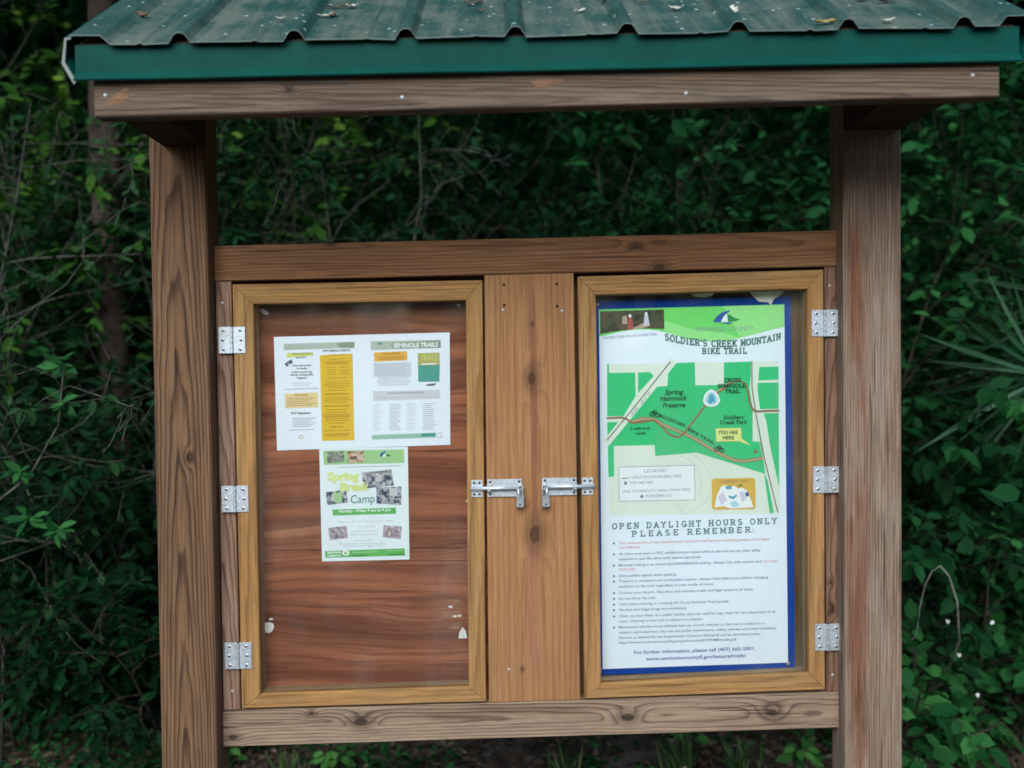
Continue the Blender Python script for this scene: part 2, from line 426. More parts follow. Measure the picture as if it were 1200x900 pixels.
doorL = door(((-0.667, 1.7105), (-0.0385, 1.7135), (-0.665, 0.635), (-0.0445, 0.6405)), ((-0.616, 1.661), (-0.081, 1.664), (-0.618, 0.669), (-0.088, 0.677)))
doorR = door(((0.203, 1.7195), (0.8275, 1.7295), (0.208, 0.643), (0.826, 0.6545)), ((0.2485, 1.6725), (0.7865, 1.681), (0.2505, 0.680), (0.7855, 0.697)))


for (o_, i_) in (((-0.6715, -0.034, 0.631, 1.7165), ((-0.616, 1.661), (-0.081, 1.664), (-0.618, 0.669), (-0.088, 0.677))), ((0.200, 0.8315, 0.640, 1.728), ((0.2485, 1.6725), (0.7865, 1.681), (0.2505, 0.680), (0.7855, 0.697)))):
    TL, TR, BL, BR = i_; y0, y1 = PF + .0255, PB - .0005
    for c, ax in ((((TL[0] - .012, TL[1] + .012), (TR[0] + .012, TR[1] + .012), TL, TR), 'x'), ((BL, BR, (BL[0] - .012, BL[1] - .012), (BR[0] + .012, BR[1] - .012)), 'x'),
                  (((TL[0] - .012, TL[1] + .012), TL, (BL[0] - .012, BL[1] - .012), BL), 'z'), ((TR, (TR[0] + .012, TR[1] + .012), BR, (BR[0] + .012, BR[1] - .012)), 'z')):
        MB().board(c, y0, y1, ax, 0.0008).build('case_liner', W['liner'], kiosk)


def hinge(x0, x1, z0, z1, parent, flip):
    mb = MB(); zc = (z0 + z1) / 2; xm = (x0 + x1) / 2
    y = PF - .0045
    t = 0.0022
    for (a, b) in ((x0, xm - .0035), (xm + .0035, x1)):
        mb.board(((a, z1), (b, z1), (a, z0), (b, z0)), y - t, y - .0002, 'z', 0.0006)
        c = 0.004
    n = 5
    h = (z1 - z0) / n
    for k in range(n):
        mb.tube([(xm, y - .0028, z0 + k * h + .0006), (xm, y - .0028, z0 + (k + 1) * h - .0006)], 0.0037, 8)
    mb.tube([(xm, y - .0028, z0 - .002), (xm, y - .0028, z1 + .002)], 0.002, 8, 1)
    for sx in (-1, 1):
        for k, dz in enumerate((-.024, 0.0, .024)):
            cx = xm + sx * (0.021 if k != 1 else 0.023)
            mb.disc((cx, y - t - .0001, zc + dz), 0.0044, h=0.0008, mat=2)
            mb.disc((cx, y - t - .0010, zc + dz), 0.0022, h=0.0003, mat=1)
    return mb.build('hinge', [M_zinc, M_screw, M_zinc2], parent)


for (x0, x1, z0, z1) in ((-0.704, -0.637, 1.537, 1.604), (-0.705, -0.637, 1.136, 1.203), (-0.705, -0.637, 0.737, 0.804)):
    hinge(x0, x1, z0, z1, doorL, 1)
for (x0, x1, z0, z1) in ((0.796, 0.863, 1.560, 1.628), (0.797, 0.864, 1.161, 1.229), (0.800, 0.866, 0.756, 0.825)):
    hinge(x0, x1, z0, z1, doorR, -1)


def bolt(xc, s, zc, door_x, frame):
    """slide bolt: base plate on the center board, keeper on the door; s = +1 keeper to the right"""
    y = PF - .0002
    mb = MB()
    x0, x1 = sorted((xc - s * .045, xc + s * .043))
    for z0, z1 in ((zc + .009, zc + .022), (zc - .023, zc - .009)):
        mb.board(((x0, z1), (x1, z1), (x0, z0), (x1, z0)), y - .0022, y, 'x', 0.0008)
    mb.board(((x0, zc + .011), (x1, zc + .011), (x0, zc - .011), (x1, zc - .011)), y - .0014, y - .0001, 'x', 0.0004)
    for dx in (-.040, .038):                      # the straps that hold the rod
        X = xc + s * dx
        mb.board(((X - .006, zc + .009), (X + .005, zc + .009), (X - .005, zc - .009), (X + .005, zc - .009)), y - .0128, y - .0016, 'x', 0.003)
    for sx in (x0 + .007, x1 - .007):
        for dz in (.0155, -.016):
            mb.disc((sx, y - .0024, zc + dz), 0.0036, h=0.0006, mat=1)
    o = mb.build('slide_bolt', [M_zinc, M_screw], kiosk)
    xe = door_x + s * .034
    r = MB().tube([(xc - s * .046, y - .0085, zc), (xe, y - .0085, zc)], 0.0052, 10)
    xh = xc - s * .034
    r.tube([(xh, y - .0075, zc), (xh - s * .001, y - .020, zc - .004), (xh - s * .002, y - .022, zc - .024)], 0.0032, 8)
    r.build('bolt_rod', M_zinc, o, True)
    k = MB()
    yk = PF - .0042
    xk0, xk1 = sorted((door_x + s * .003, door_x + s * .032))
    for z0, z1 in ((zc + .0065, zc + .0215), (zc - .0225, zc - .0065)):
        k.board(((xk0, z1), (xk1, z1), (xk0, z0), (xk1, z0)), yk - .0022, yk, 'x', 0.0008)
        for sx in (xk0 + .007, xk1 - .008):
            k.disc((sx, yk - .0024, (z0 + z1) / 2), 0.0034, h=0.0006, mat=1)
    k.board(((xk0, zc + .0075), (xk1, zc + .0075), (xk0, zc - .0075), (xk1, zc - .0075)), yk - .0065, yk - .0003, 'x', 0.002)
    k.build('bolt_keeper', [M_zinc, M_screw], frame)
    return xh


xhL = bolt(0.0095, -1, 1.1865, -0.042, doorL)
xhR = bolt(0.151, 1, 1.1880, 0.204, doorR)


def padlock(x, z, label, tilt):
    e = empty('padlock', label, 'padlock', None, (x, PF - .017, z))
    e.rotation_euler = (0, tilt, 0)
    b = MB()
    w, h, t = .0105, .027, .008
    prof = [(-w, 0.0), (-w, -h + .003), (-w + .003, -h), (w - .003, -h), (w, -h + .003), (w, 0.0), (w - .002, .0015), (-w + .002, .0015)]
    n = len(prof)
    V = [(p[0] * .86, -t, p[1] * .97 - .0004) for p in prof] + [(p[0], -t + .0022, p[1]) for p in prof] + [(p[0], t - .0022, p[1]) for p in prof] + [(p[0] * .86, t, p[1] * .97 - .0004) for p in prof]
    F = [tuple(range(n))]
    for r in range(3):
        for i in range(n):
            j = (i + 1) % n
            F.append((r * n + i, (r + 1) * n + i, (r + 1) * n + j, r * n + j))
    F.append(tuple(3 * n + i for i in range(n - 1, -1, -1)))
    b.add(V, F)
    b.disc((0, -t - .0002, -.020), 0.0026, h=0.0004, mat=1)
    b.build('lock_body', [M_zinc2, M_screw], e)
    pts = [(-.006, 0, 0)] + [(-.006 * math.cos(a), 0, .021 + .0075 * math.sin(a)) for a in [math.pi * k / 8 for k in range(9)]] + [(.006, 0, 0)]
    MB().tube(pts, 0.0021, 8).build('shackle', M_zinc, e, True)
    return e


padlock(xhL + .006, 1.1665, 'small steel padlock on the slide bolt next to the brown plywood door', 0.04)
padlock(xhR - .004, 1.1665, 'small steel padlock on the slide bolt next to the trail map door', -0.06)

# screws and nails in the boards
for (x, z) in ((0.016, 1.702), (0.150, 1.702), (0.016, 1.650), (0.150, 1.646)):
    MB().disc((x, PF + .0016, z), 0.0038, h=0.0006).build('screw', M_dark, kiosk)
for (x, z) in ((0.012, 1.638), (0.162, 1.634), (0.015, 0.72)):
    MB().disc((x, PF + .0016, z), 0.0036, h=0.0008).build('nail', M_nail, kiosk)
for (x, z) in ((-0.695, 1.665), (-0.690, 0.678), (0.846, 1.69), (0.848, 0.69)):
    MB().disc((x, PF + .0026, z), 0.0036, h=0.001).build('nail', M_nail, kiosk)

# roof: ribbed sheet, trims, eave board, ties, rafters, sheathing
SL = math.tan(math.radians(34.4))
YE = -0.397
RIDGE = 0.30                       # top edge of the single slope, behind the posts


def roof_z(x, y): return 2.1635 + RACK * x + SL * (y - YE)


prof = [(-0.853, .018), (-0.791, .018), (-0.771, 0.0)]
for c in (-0.634, -0.403, -0.179, 0.043, 0.270, 0.497, 0.720, 0.957):
    prof += [(c - .085, .0), (c - .0825, .0018), (c - .075, .0018), (c - .0725, 0), (c - .022, 0.0), (c - .011, .017), (c - .005, .0205), (c + .005, .0205), (c + .011, .017), (c + .022, 0.0)]
prof += [(1.028, 0.0), (1.044, .020), (1.102, .020)]
mb = MB(); rng = random.Random(5)
ys = [YE + (RIDGE - YE) * k / 16 for k in range(17)]
V = []; G = []
for k, y in enumerate(ys):
    for (x, h) in prof:
        wob = 0.0012 * math.sin(x * 23 + y * 9) + 0.0009 * math.sin(x * 51 + 2)
        V.append((x, y + (0.0015 * math.sin(x * 17) if k == 0 else 0), roof_z(x, y) + h + (wob if h == 0 else wob * .4)))
        G.append((1.0 if h < .003 else 0.0, 0, 0))
n = len(prof)
F = [(k * n + i, k * n + i + 1, (k + 1) * n + i + 1, (k + 1) * n + i) for k in range(len(ys) - 1) for i in range(n - 1)]
mb.add(V, F, 0, G)
# underside of the sheet, 1 mm below
V2 = [(x, y, z - .0012) for (x, y, z) in V]
mb.add(V2, [tuple(reversed(f)) for f in F], 0, G)
edge = [(i, i + 1, n * len(ys) + i + 1, n * len(ys) + i) for i in range(n - 1)]
b = len(mb.v) - len(V) - len(V2)
mb.f += [tuple(b + q for q in f[::-1]) for f in edge]; mb.m += [1] * len(edge)
roof = mb.build('roof', [M_roof, plain('worn sheet edge', lin(96, 112, 102), 0.5, 0.4)], kiosk)
# ridge cap
mb = MB()
V = []
for x in (-0.86, 1.108):
    for (dy, dz) in ((-.11, -.11 * SL + .024), (.004, .026), (.006, -.07)):
        V.append((x, RIDGE + dy, roof_z(x, RIDGE) + dz))
mb.add(V, [(0, 3, 4, 1), (1, 4, 5, 2)]); mb.build('ridge_cap', M_trim, roof)


def trim_x(x0, x1, y, zbase, name, parent, sgn=1):
    pr = [(0.0, .074), (-.0004, .056), (0, .020), (-.0025, .016), (-.011, .0015), (-.0085, -.001), (.004, .012), (.004, .074)]
    V = []; xs = [x0 + (x1 - x0) * k / 24 for k in range(25)]
    for x in xs:
        w = 0.0011 * math.sin(x * 8.3) + 0.0007 * math.sin(x * 19 + 1)
        for (dy, dz) in pr: V.append((x, y + sgn * (dy + w), zbase + RACK * x + dz))
    n = len(pr); F = []
    for k in range(24):
        for i in range(n):
            j = (i + 1) % n
            F.append((k * n + i, k * n + j, (k + 1) * n + j, (k + 1) * n + i))
    F.append(tuple(range(n - 1, -1, -1))); F.append(tuple(24 * n + i for i in range(n)))
    return MB().add(V, F).build(name, M_trim, parent)


trim_x(-0.848, 1.079, -0.3825, 2.0935, 'fascia_trim', roof)


def rake(xa, s):
    """bent edge trim that climbs with the roof; its pale cut edge faces the front"""
    pr = [(0.010, .014), (-.003, .013), (-.010, -.038), (.013, -.080), (.0195, -.074), (-.0035, -.036), (.0005, .009), (0.010, .0105)]
    V = []; F = []
    yy = (-0.391, -0.05, RIDGE)
    for y in yy:
        for (dx, dz) in pr: V.append((xa + s * dx, y, roof_z(xa, y) + dz - .001))
    n = len(pr)
    for k in range(2):
        for i in range(n):
            j = (i + 1) % n
            F.append((k * n + i, k * n + j, (k + 1) * n + j, (k + 1) * n + i))
    F.append(tuple(range(n - 1, -1, -1)))
    o = MB().add(V, F).build('rake_trim', [M_trim, M_rake], roof)
    o.data.polygons[len(F) - 1].material_index = 1
    return o


rake(-0.862, 1); rake(1.103, -1)
MB().board(((-0.816, 2.1555), (1.042, 2.178), (-0.816, 2.0145), (1.042, 2.0385)), -0.377, -0.339, 'x', 0.003).build('eave_board', W['eave'], roof)
MB().board(((-0.816, 2.565), (1.042, 2.588), (-0.816, 2.43), (1.042, 2.454)), 0.235, 0.270, 'x', 0.003).build('eave_board', W['eave'], roof)
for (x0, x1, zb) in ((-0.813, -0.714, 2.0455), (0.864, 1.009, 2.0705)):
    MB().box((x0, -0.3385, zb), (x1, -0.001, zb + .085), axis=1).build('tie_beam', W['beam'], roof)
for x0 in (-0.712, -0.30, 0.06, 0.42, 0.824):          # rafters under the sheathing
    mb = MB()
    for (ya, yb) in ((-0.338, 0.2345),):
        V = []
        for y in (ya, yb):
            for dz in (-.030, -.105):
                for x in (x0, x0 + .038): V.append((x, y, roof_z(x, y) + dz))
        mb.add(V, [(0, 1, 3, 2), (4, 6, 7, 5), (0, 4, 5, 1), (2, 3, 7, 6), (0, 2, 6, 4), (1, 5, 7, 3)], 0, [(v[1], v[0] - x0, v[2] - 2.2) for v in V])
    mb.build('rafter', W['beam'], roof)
mb = MB()
V = []
for y in (-0.372, -0.05, RIDGE - .006):
    for dz in (-.006, -.022):
        for x in (-0.845, 1.075): V.append((x, y, roof_z(x, y) + dz))
mb.add(V, [(0, 1, 5, 4), (2, 6, 7, 3), (4, 5, 9, 8), (6, 10, 11, 7), (0, 4, 6, 2), (4, 8, 10, 6), (1, 3, 7, 5), (5, 7, 11, 9), (0, 2, 3, 1), (8, 9, 11, 10)], 0, [(v[0], v[1], v[2] - 2) for v in V])
mb.build('roof_sheathing', M_ply_raw, roof)
for (x, z) in ((-0.792, 2.058), (-0.190, 2.0485), (0.392, 2.0515), (0.985, 2.083)):
    MB().disc((x, -0.3773, z), 0.0040, h=0.0014).build('nail', M_nail, roof)
# bare patches where splinters of the eave board broke away
M_patch = wood('fresh splinter wood', lin(128, 102, 84), lin(88, 64, 50), lin(118, 100, 86), ring=0.005, seed=14)
for (x, z, L, H, rot) in ((-0.765, 2.052, .034, .011, .55), (0.105, 2.0745, .040, .008, .06)):
    mb = MB(); pts = []
    for k in range(14):
        a = 2 * math.pi * k / 14; r = 1 + .25 * math.sin(3 * a + x * 9)
        px, pz = L * math.cos(a) * r * .8, H * math.sin(a) * r
        pts.append((x + px * math.cos(rot) - pz * math.sin(rot), -0.3775, z + px * math.sin(rot) + pz * math.cos(rot)))
    mb.add(pts + [(x, -0.3782, z)], [(k, (k + 1) % 14, 14) for k in range(14)], 0, [(p[0], p[2] - z, 0) for p in pts] + [(x, 0, 0)])
    mb.build('splinter_patch', M_patch, roof)
#VEG#
# ------------------------------------------------------------------ printed papers inside the case
_glyph_cache = {}


def font_mesh(text, bold=0.0):
    """outline of a line of type as flat triangles: (verts, faces, width, cap height)"""
    key = (text, bold)
    if key in _glyph_cache: return _glyph_cache[key]
    cu = bpy.data.curves.new('type', 'FONT')
    cu.body = text; cu.size = 1.0; cu.resolution_u = 2; cu.offset = bold; cu.fill_mode = 'FRONT'
    ob = bpy.data.objects.new('type', cu); COL.objects.link(ob)
    dg = bpy.context.evaluated_depsgraph_get()
    me = bpy.data.meshes.new_from_object(ob.evaluated_get(dg))
    V = [(v.co.x, v.co.y) for v in me.vertices]; F = [tuple(p.vertices) for p in me.polygons]
    bpy.data.objects.remove(ob); bpy.data.curves.remove(cu); bpy.data.meshes.remove(me)
    xs = [v[0] for v in V] or [0, 1]
    V = [(v[0] - min(xs), v[1]) for v in V]
    _glyph_cache[key] = (V, F, max(xs) - min(xs))
    return _glyph_cache[key]


_H = font_mesh('H'); CAP = max(v[1] for v in _H[0])


def _arc(cx, cy, rx, ry, a0, a1, n=9):
    return [(cx + rx * math.cos(math.radians(a0 + (a1 - a0) * k / n)), cy + ry * math.sin(math.radians(a0 + (a1 - a0) * k / n))) for k in range(n + 1)]


# slab-serif capitals drawn as pen strokes in a cell 0.8 wide and 1 high, with the serif positions after them
SLAB = {
    'A': ([[(.08, 0), (.42, 1), (.76, 0)], [(.2, .34), (.64, .34)]], [(.08, 0), (.76, 0)]),
    'B': ([[(.15, 0), (.15, 1)], [(.15, 1)] + _arc(.42, .76, .26, .24, 90, -90) + [(.15, .52)], [(.15, .52)] + _arc(.44, .26, .28, .26, 90, -90) + [(.15, 0)]], [(.12, 0), (.12, 1)]),
    'C': ([_arc(.44, .5, .36, .5, 45, 315, 16)], []),
    'D': ([[(.15, 0), (.15, 1), (.36, 1)] + _arc(.36, .5, .4, .5, 90, -90, 12) + [(.15, 0)]], [(.12, 0), (.12, 1)]),
    'E': ([[(.15, 0), (.15, 1)], [(.1, 1), (.68, 1), (.68, .82)], [(.15, .52), (.55, .52)], [(.1, 0), (.7, 0), (.7, .2)]], []),
    'G': ([_arc(.44, .5, .36, .5, 45, 330, 16), [(.78, .05), (.78, .42), (.5, .42)]], []),
    'H': ([[(.14, 0), (.14, 1)], [(.7, 0), (.7, 1)], [(.14, .5), (.7, .5)]], [(.14, 0), (.14, 1), (.7, 0), (.7, 1)]),
    'I': ([[(.4, 0), (.4, 1)]], [(.4, 0), (.4, 1)]),
    'K': ([[(.14, 0), (.14, 1)], [(.7, 1), (.16, .42)], [(.32, .58), (.72, 0)]], [(.14, 0), (.14, 1), (.7, 1), (.72, 0)]),
    'L': ([[(.2, 0), (.2, 1)], [(.1, 0), (.72, 0), (.72, .24)]], [(.2, 1)]),
    'M': ([[(.1, 0), (.1, 1), (.4, .25), (.72, 1), (.72, 0)]], [(.1, 0), (.06, 1), (.76, 1), (.72, 0)]),
    'N': ([[(.14, 0), (.14, 1), (.68, 0), (.68, 1)]], [(.14, 0), (.1, 1), (.68, 1)]),
    'O': ([_arc(.42, .5, .36, .5, 0, 360, 20)], []),
    'P': ([[(.15, 0), (.15, 1), (.42, 1)] + _arc(.42, .73, .28, .27, 90, -90) + [(.15, .46)]], [(.17, 0), (.12, 1)]),
    'R': ([[(.15, 0), (.15, 1), (.42, 1)] + _arc(.42, .74, .27, .26, 90, -90) + [(.15, .48)], [(.42, .48), (.7, 0)]], [(.15, 0), (.12, 1), (.73, 0)]),
    'S': ([_arc(.4, .75, .27, .25, 40, 270, 10) + _arc(.4, .25, .29, .25, 90, -145, 10)], []),
    'T': ([[(.4, 0), (.4, 1)], [(.06, .8), (.06, 1), (.74, 1), (.74, .8)]], [(.4, 0)]),
    'U': ([[(.14, 1), (.14, .32)] + _arc(.42, .3, .28, .3, 180, 360) + [(.7, 1)]], [(.14, 1), (.7, 1)]),
    'Y': ([[(.08, 1), (.4, .48), (.72, 1)], [(.4, .48), (.4, 0)]], [(.4, 0), (.08, 1), (.72, 1)]),
    "'": ([[(.2, 1.0), (.16, .74)]], []),
}


class Sheet:
    """a flat paper: artwork units -> the paper's own plane (three known corners)"""
    def __init__(s, art, world, y, view=(0, 0, 1)):
        (ax, ay), (bx, by), (cx, cy) = art
        M = np.array([[bx - ax, cx - ax], [by - ay, cy - ay]], float)
        Wm = np.array([[world[1][0] - world[0][0], world[2][0] - world[0][0]], [world[1][1] - world[0][1], world[2][1] - world[0][1]]])
        s.T = Wm @ np.linalg.inv(M); s.a0 = np.array((ax, ay), float); s.w0 = np.array(world[0], float)
        s.y = y; s.view = view; s.mb = MB()

    def P(s, X, Y):
        ox, oy, k = s.view
        p = np.array((ox + X / k, oy + Y / k)) - s.a0
        q = s.w0 + s.T @ p
        return q[0], q[1]

    def poly(s, pts, mat, layer):
        V = []
        for (X, Y) in pts:
            x, z = s.P(X, Y); V.append((x, s.y - layer * .00035, z))
        ar = sum(V[i - 1][0] * V[i][2] - V[i][0] * V[i - 1][2] for i in range(len(V)))
        f = tuple(range(len(V)))
        s.mb.add(V, [f if ar > 0 else f[::-1]], mat, [(v[0], v[2], layer) for v in V])

    def rect(s, x0, y0, x1, y1, mat, layer, skew=0.0):
        s.poly([(x0, y0), (x1, y0 - skew), (x1, y1 - skew), (x0, y1)], mat, layer)

    def line(s, pts, w, mat, layer):
        for i in range(len(pts) - 1):
            a = Vector(pts[i]); b = Vector(pts[i + 1]); d = b - a
            if d.length < 1e-6: continue
            d.normalize(); nn = Vector((-d.y, d.x)) * w / 2; e = d * w * .3
            s.poly([tuple(a + nn - e), tuple(b + nn + e), tuple(b - nn + e), tuple(a - nn - e)], mat, layer + .05 * (i % 3))

    def tri(s, V, F, mat, layer):
        W3 = []
        for (X, Y) in V:
            x, z = s.P(X, Y); W3.append((x, s.y - layer * .00035, z))
        FF = []
        for f in F:
            ar = sum(W3[f[i - 1]][0] * W3[f[i]][2] - W3[f[i]][0] * W3[f[i - 1]][2] for i in range(len(f)))
            FF.append(f if ar > 0 else f[::-1])
        s.mb.add(W3, FF, mat)

    def text(s, t, X, Y, H, mat, layer, W=None, align='L', slope=0.0, bold=0.0, italic=0.0, warp=None):
        """baseline starts at X, Y (Y down); H is the cap height"""
        V, F, w = font_mesh(t, bold)
        k = H / CAP; kx = k if W is None else W / max(w, 1e-6)
        tw = w * kx
        x0 = X - (0 if align == 'L' else tw / 2 if align == 'C' else tw)
        out = []
        for (a, b) in V:
            px = x0 + a * kx + italic * b * k; py = Y - b * k + slope * (px - X)
            if warp: py += warp(px)
            out.append((px, py))
        s.tri(out, F, mat, layer)

    def slab(s, t, X0, X1, Y, H, mat, layer, pen=.15, gap=0.0, slope=0.0, warp=None):
        adv = [(.5 if c == ' ' else .36 if c == "'" else .86 if c != 'I' else .62) + gap for c in t]
        k = (X1 - X0) / (sum(adv) - gap)
        x = X0
        for c, ad in zip(t, adv):
            if c in SLAB:
                off = .12 if c == 'I' else 0.0
                strokes, ser = SLAB[c]
                def tr(p):
                    px = x + (p[0] - off) * k; py = Y - p[1] * H + slope * (px - X0)
                    if warp: py += warp(px)
                    return (px, py)
                for st in strokes: s.line([tr(p) for p in st], pen * H, mat, layer)
                for (a, b) in ser: s.line([tr((a - .15, b)), tr((a + .15, b))], pen * H * .85, mat, layer + .2)
            x += ad * k

    def ellipse(s, X, Y, rx, ry, mat, layer, n=16): s.poly([(X + rx * math.cos(2 * math.pi * k / n), Y + ry * math.sin(2 * math.pi * k / n)) for k in range(n)], mat, layer)

    def ring(s, X, Y, r, w, mat, layer, n=12): s.line([(X + r * math.cos(2 * math.pi * k / n), Y + r * math.sin(2 * math.pi * k / n)) for k in range(n + 1)], w, mat, layer)


def ink(name, r, g, b, rough=0.55): return plain(name, lin(r, g, b), rough, 0.3)


def photo_mat(name, cols, scale):
    """a small printed snapshot: soft blotches of its own colours"""
    g = NG(name)
    tc = g.n('ShaderNodeTexCoord').outputs['Object']
    v = g.n('ShaderNodeTexVoronoi'); v.inputs['Scale'].default_value = scale; v.feature = 'SMOOTH_F1' if True else 'F1'
    g.put(v.inputs['Vector'], tc); v.inputs['Smoothness'].default_value = 0.35
    sp = g.n('ShaderNodeSeparateXYZ'); g.put(sp.inputs[0], v.outputs['Color'])
    nz = g.noise(tc, scale * 2.2, 3.0, 0.6)
    cr = g.n('ShaderNodeValToRGB'); g.put(cr.inputs[0], g.m('ADD', g.m('MULTIPLY', sp.outputs[0], 0.75), g.m('MULTIPLY', nz, 0.25)))
    el = cr.color_ramp.elements
    el[0].position = 0.1; el[0].color = cols[0]; el[1].position = 0.9; el[1].color = cols[-1]
    for i, c in enumerate(cols[1:-1]): q = el.new(0.1 + 0.8 * (i + 1) / (len(cols) - 1)); q.color = c
    return g.done(g.bsdf(cr.outputs[0], 0.5, 0.3))


I = dict(
    paper=ink('poster paper', 230, 240, 247), blue=plain('blue mounting board', lin(18, 64, 144), .7, .03), head=ink('header green', 112, 216, 104),
    head2=ink('header light green', 150, 226, 136), cream=ink('map ground', 222, 232, 216), green=ink('map green', 54, 194, 122), road=ink('road edge', 128, 110, 104),
    trail=ink('trail brown', 146, 112, 84), tan=ink('trail tan', 182, 164, 124), teal=ink('dark green type', 88, 128, 120), black=ink('dark type', 122, 128, 146),
    red=ink('red type', 220, 150, 150), navy=ink('blue type', 104, 112, 160), white=ink('white print', 236, 240, 240), logo=ink('logo blue', 40, 84, 160),
    logog=ink('logo green', 30, 140, 70), yel=ink('callout yellow', 226, 230, 140), gold=ink('inset gold', 218, 176, 74), pale=ink('pale blue print', 170, 214, 226),
    tq=ink('turquoise print', 78, 160, 190), gray=ink('grey type', 148, 154, 160), dkgreen=ink('map type', 26, 78, 50), mauve=ink('pale violet', 206, 204, 222),
    faint=ink('faint line', 200, 208, 200), phot=photo_mat('trail snapshot', (lin(44, 50, 30), lin(70, 74, 44), lin(92, 80, 58), lin(60, 66, 40)), 70.0),
    skin=ink('rider red', 170, 78, 70), path=ink('rider path', 176, 164, 140))
K = list(I); IM = [I[k] for k in K]; ix = {k: i for i, k in enumerate(K)}

YB = 0.0985
# ---- the trail map poster
poster = empty('trail_poster', 'tall mountain bike trail map poster on a blue board behind the right door', 'poster', None, (0.254, YB, 0.69))
def under(o, e):
    o.parent = e; o.matrix_parent_inverse = Matrix.Translation(e.location).inverted(); return o
bb = MB().board(((0.2365, 1.661), (0.762, 1.667), (0.2365, 0.6845), (0.7665, 0.6925)), YB - .0065, YB + .0012, 'x', 0.0005).build('mounting_board', I['blue'])
under(bb, poster)
ART = ((700, 363), (918, 357), (703, 783)); WLD = ((0.2622, 1.639), (0.7435, 1.646), (0.2612, 0.701))
S = Sheet(ART, WLD, YB - .0070)
S.poly([(699.6, 363), (918, 357), (923, 776.5), (702.6, 783)], ix['paper'], 0)
wave = [(700, 394.5), (712, 392), (724, 389), (740, 386.5), (756, 386), (770, 387.5), (785, 391.5), (800, 396), (816, 399.5), (832, 400.5), (848, 399.5), (866, 396), (884, 391.5), (902, 386.5), (918, 383)]
S.poly([(700, 363), (918, 357)] + wave[::-1], ix['head'], 1)
S.poly([(846, 359), (918, 357), (918, 383), (902, 386.5), (884, 391.5), (866, 396)], ix['head2'], 1.5)
S.poly([(776, 376), (810, 386), (846, 390), (866, 396), (848, 399.5), (832, 400.5), (816, 399.5), (800, 396), (785, 391.5), (776, 388.5)], ix['head2'], 1.6)
S.poly([(701, 365.2), (776, 363), (776.5, 385.5), (757, 385.2), (740, 385.8), (724, 387.8), (701, 391.5)], ix['phot'], 2)
S.poly([(734, 372), (738, 371), (740, 386), (733, 387)], ix['skin'], 3); S.poly([(753, 369), (757, 369), (759, 381), (752, 382)], ix['mauve'], 3)
S.poly([(737, 386), (751, 379), (757, 378), (760, 382), (748, 385.5)], ix['path'], 2.5); S.poly([(727, 371), (732, 370), (733, 380), (727, 380)], ix['path'], 3)
S.ellipse(736, 370.5, 1.6, 1.9, ix['white'], 3.4); S.ellipse(755, 367.8, 1.5, 1.8, ix['white'], 3.4)
S.text('SOLDIERS CREEK MOUNTAIN BIKE TRAIL', 704, 397.5, 3.0, ix['navy'], 1, 64, slope=-.07)
# the emblem: blue swoosh, white peak, green hill
S.poly([(834, 377), (838, 371), (844, 366.5), (852, 364.2), (854, 364.6), (849, 368.5), (845, 373), (843, 377.5), (838, 378)], ix['logo'], 3)
S.poly([(843, 377.5), (845.5, 372.5), (849, 367.8), (850.5, 372), (851.5, 377.5)], ix['white'], 3.2)
S.poly([(851.5, 377), (850.8, 371), (853, 368), (856.5, 371.5), (860, 373), (866, 374.5), (860, 376.5)], ix['logog'], 3)
S.poly([(842, 378.6), (852, 377.8), (858, 377.4), (852, 380)], ix['logo'], 3.3)
S.text('SEMINOLE COUNTY', 848, 388, 5.2, ix['gray'], 3, 68, 'C', -.02)
bend = lambda x: 4.6 - .0018 * (x - 847) ** 2 - .012 * (x - 800)
S.slab("SOLDIER'S CREEK MOUNTAIN", 777, 914, 402, 6.8, ix['teal'], 2, .25, .12, 0.0, bend)
S.slab('BIKE TRAIL', 821, 874, 414.4, 6.2, ix['teal'], 2, .25, .14, -.01)
# the map, in its own finer units
S.view = (690, 410, 4.5)
R = S.rect
S.poly([(82, 75), (995, 58), (1005, 860), (95, 866)], ix['cream'], 1)
G_ = ix['green']
for pl in ([(85, 120), (234, 118), (236, 240), (172, 345), (85, 346)], [(249, 118), (312, 115), (332, 136), (249, 226)],
           [(450, 68), (550, 64), (553, 185), (705, 183), (705, 65), (850, 60), (850, 130), (840, 195), (858, 312), (858, 480), (905, 480), (924, 650), (560, 537), (340, 555), (335, 497), (120, 502), (120, 662), (90, 665), (88, 500), (348, 192), (405, 188), (408, 122)],
           [(85, 378), (160, 376), (86, 462)],
           [(893, 90), (996, 86), (996, 155), (888, 160)], [(884, 172), (996, 170), (996, 308), (884, 310)], [(915, 332), (996, 330), (1000, 725), (950, 500), (930, 370)],
           [(918, 645), (930, 668), (988, 790), (992, 852), (950, 858)], [(86, 72), (95, 72), (95, 122), (86, 122)]):
    S.poly(pl, G_, 2)
S.line([(863, 60), (864, 190), (884, 320), (930, 560), (985, 852)], 30, ix['cream'], 3)
S.line([(853, 60), (854, 200), (872, 318), (918, 560), (992, 852)], 6, ix['road'], 4)
S.line([(866, 330), (892, 480), (930, 640)], 3, ix['faint'], 4)
S.line([(432, 62), (86, 478)], 40, ix['cream'], 3)
S.line([(420, 62), (250, 272), (85, 470)], 6, ix['road'], 4)
S.line([(240, 118), (241, 250)], 9, ix['cream'], 3.5)
tr1 = [(215, 374), (275, 358), (330, 362), (372, 385), (430, 412), (500, 440), (560, 470), (640, 520), (700, 552), (760, 578), (820, 582), (905, 568)]
S.line(tr1, 17, ix['trail'], 5); S.line(tr1, 10, ix['tan'], 5.5)
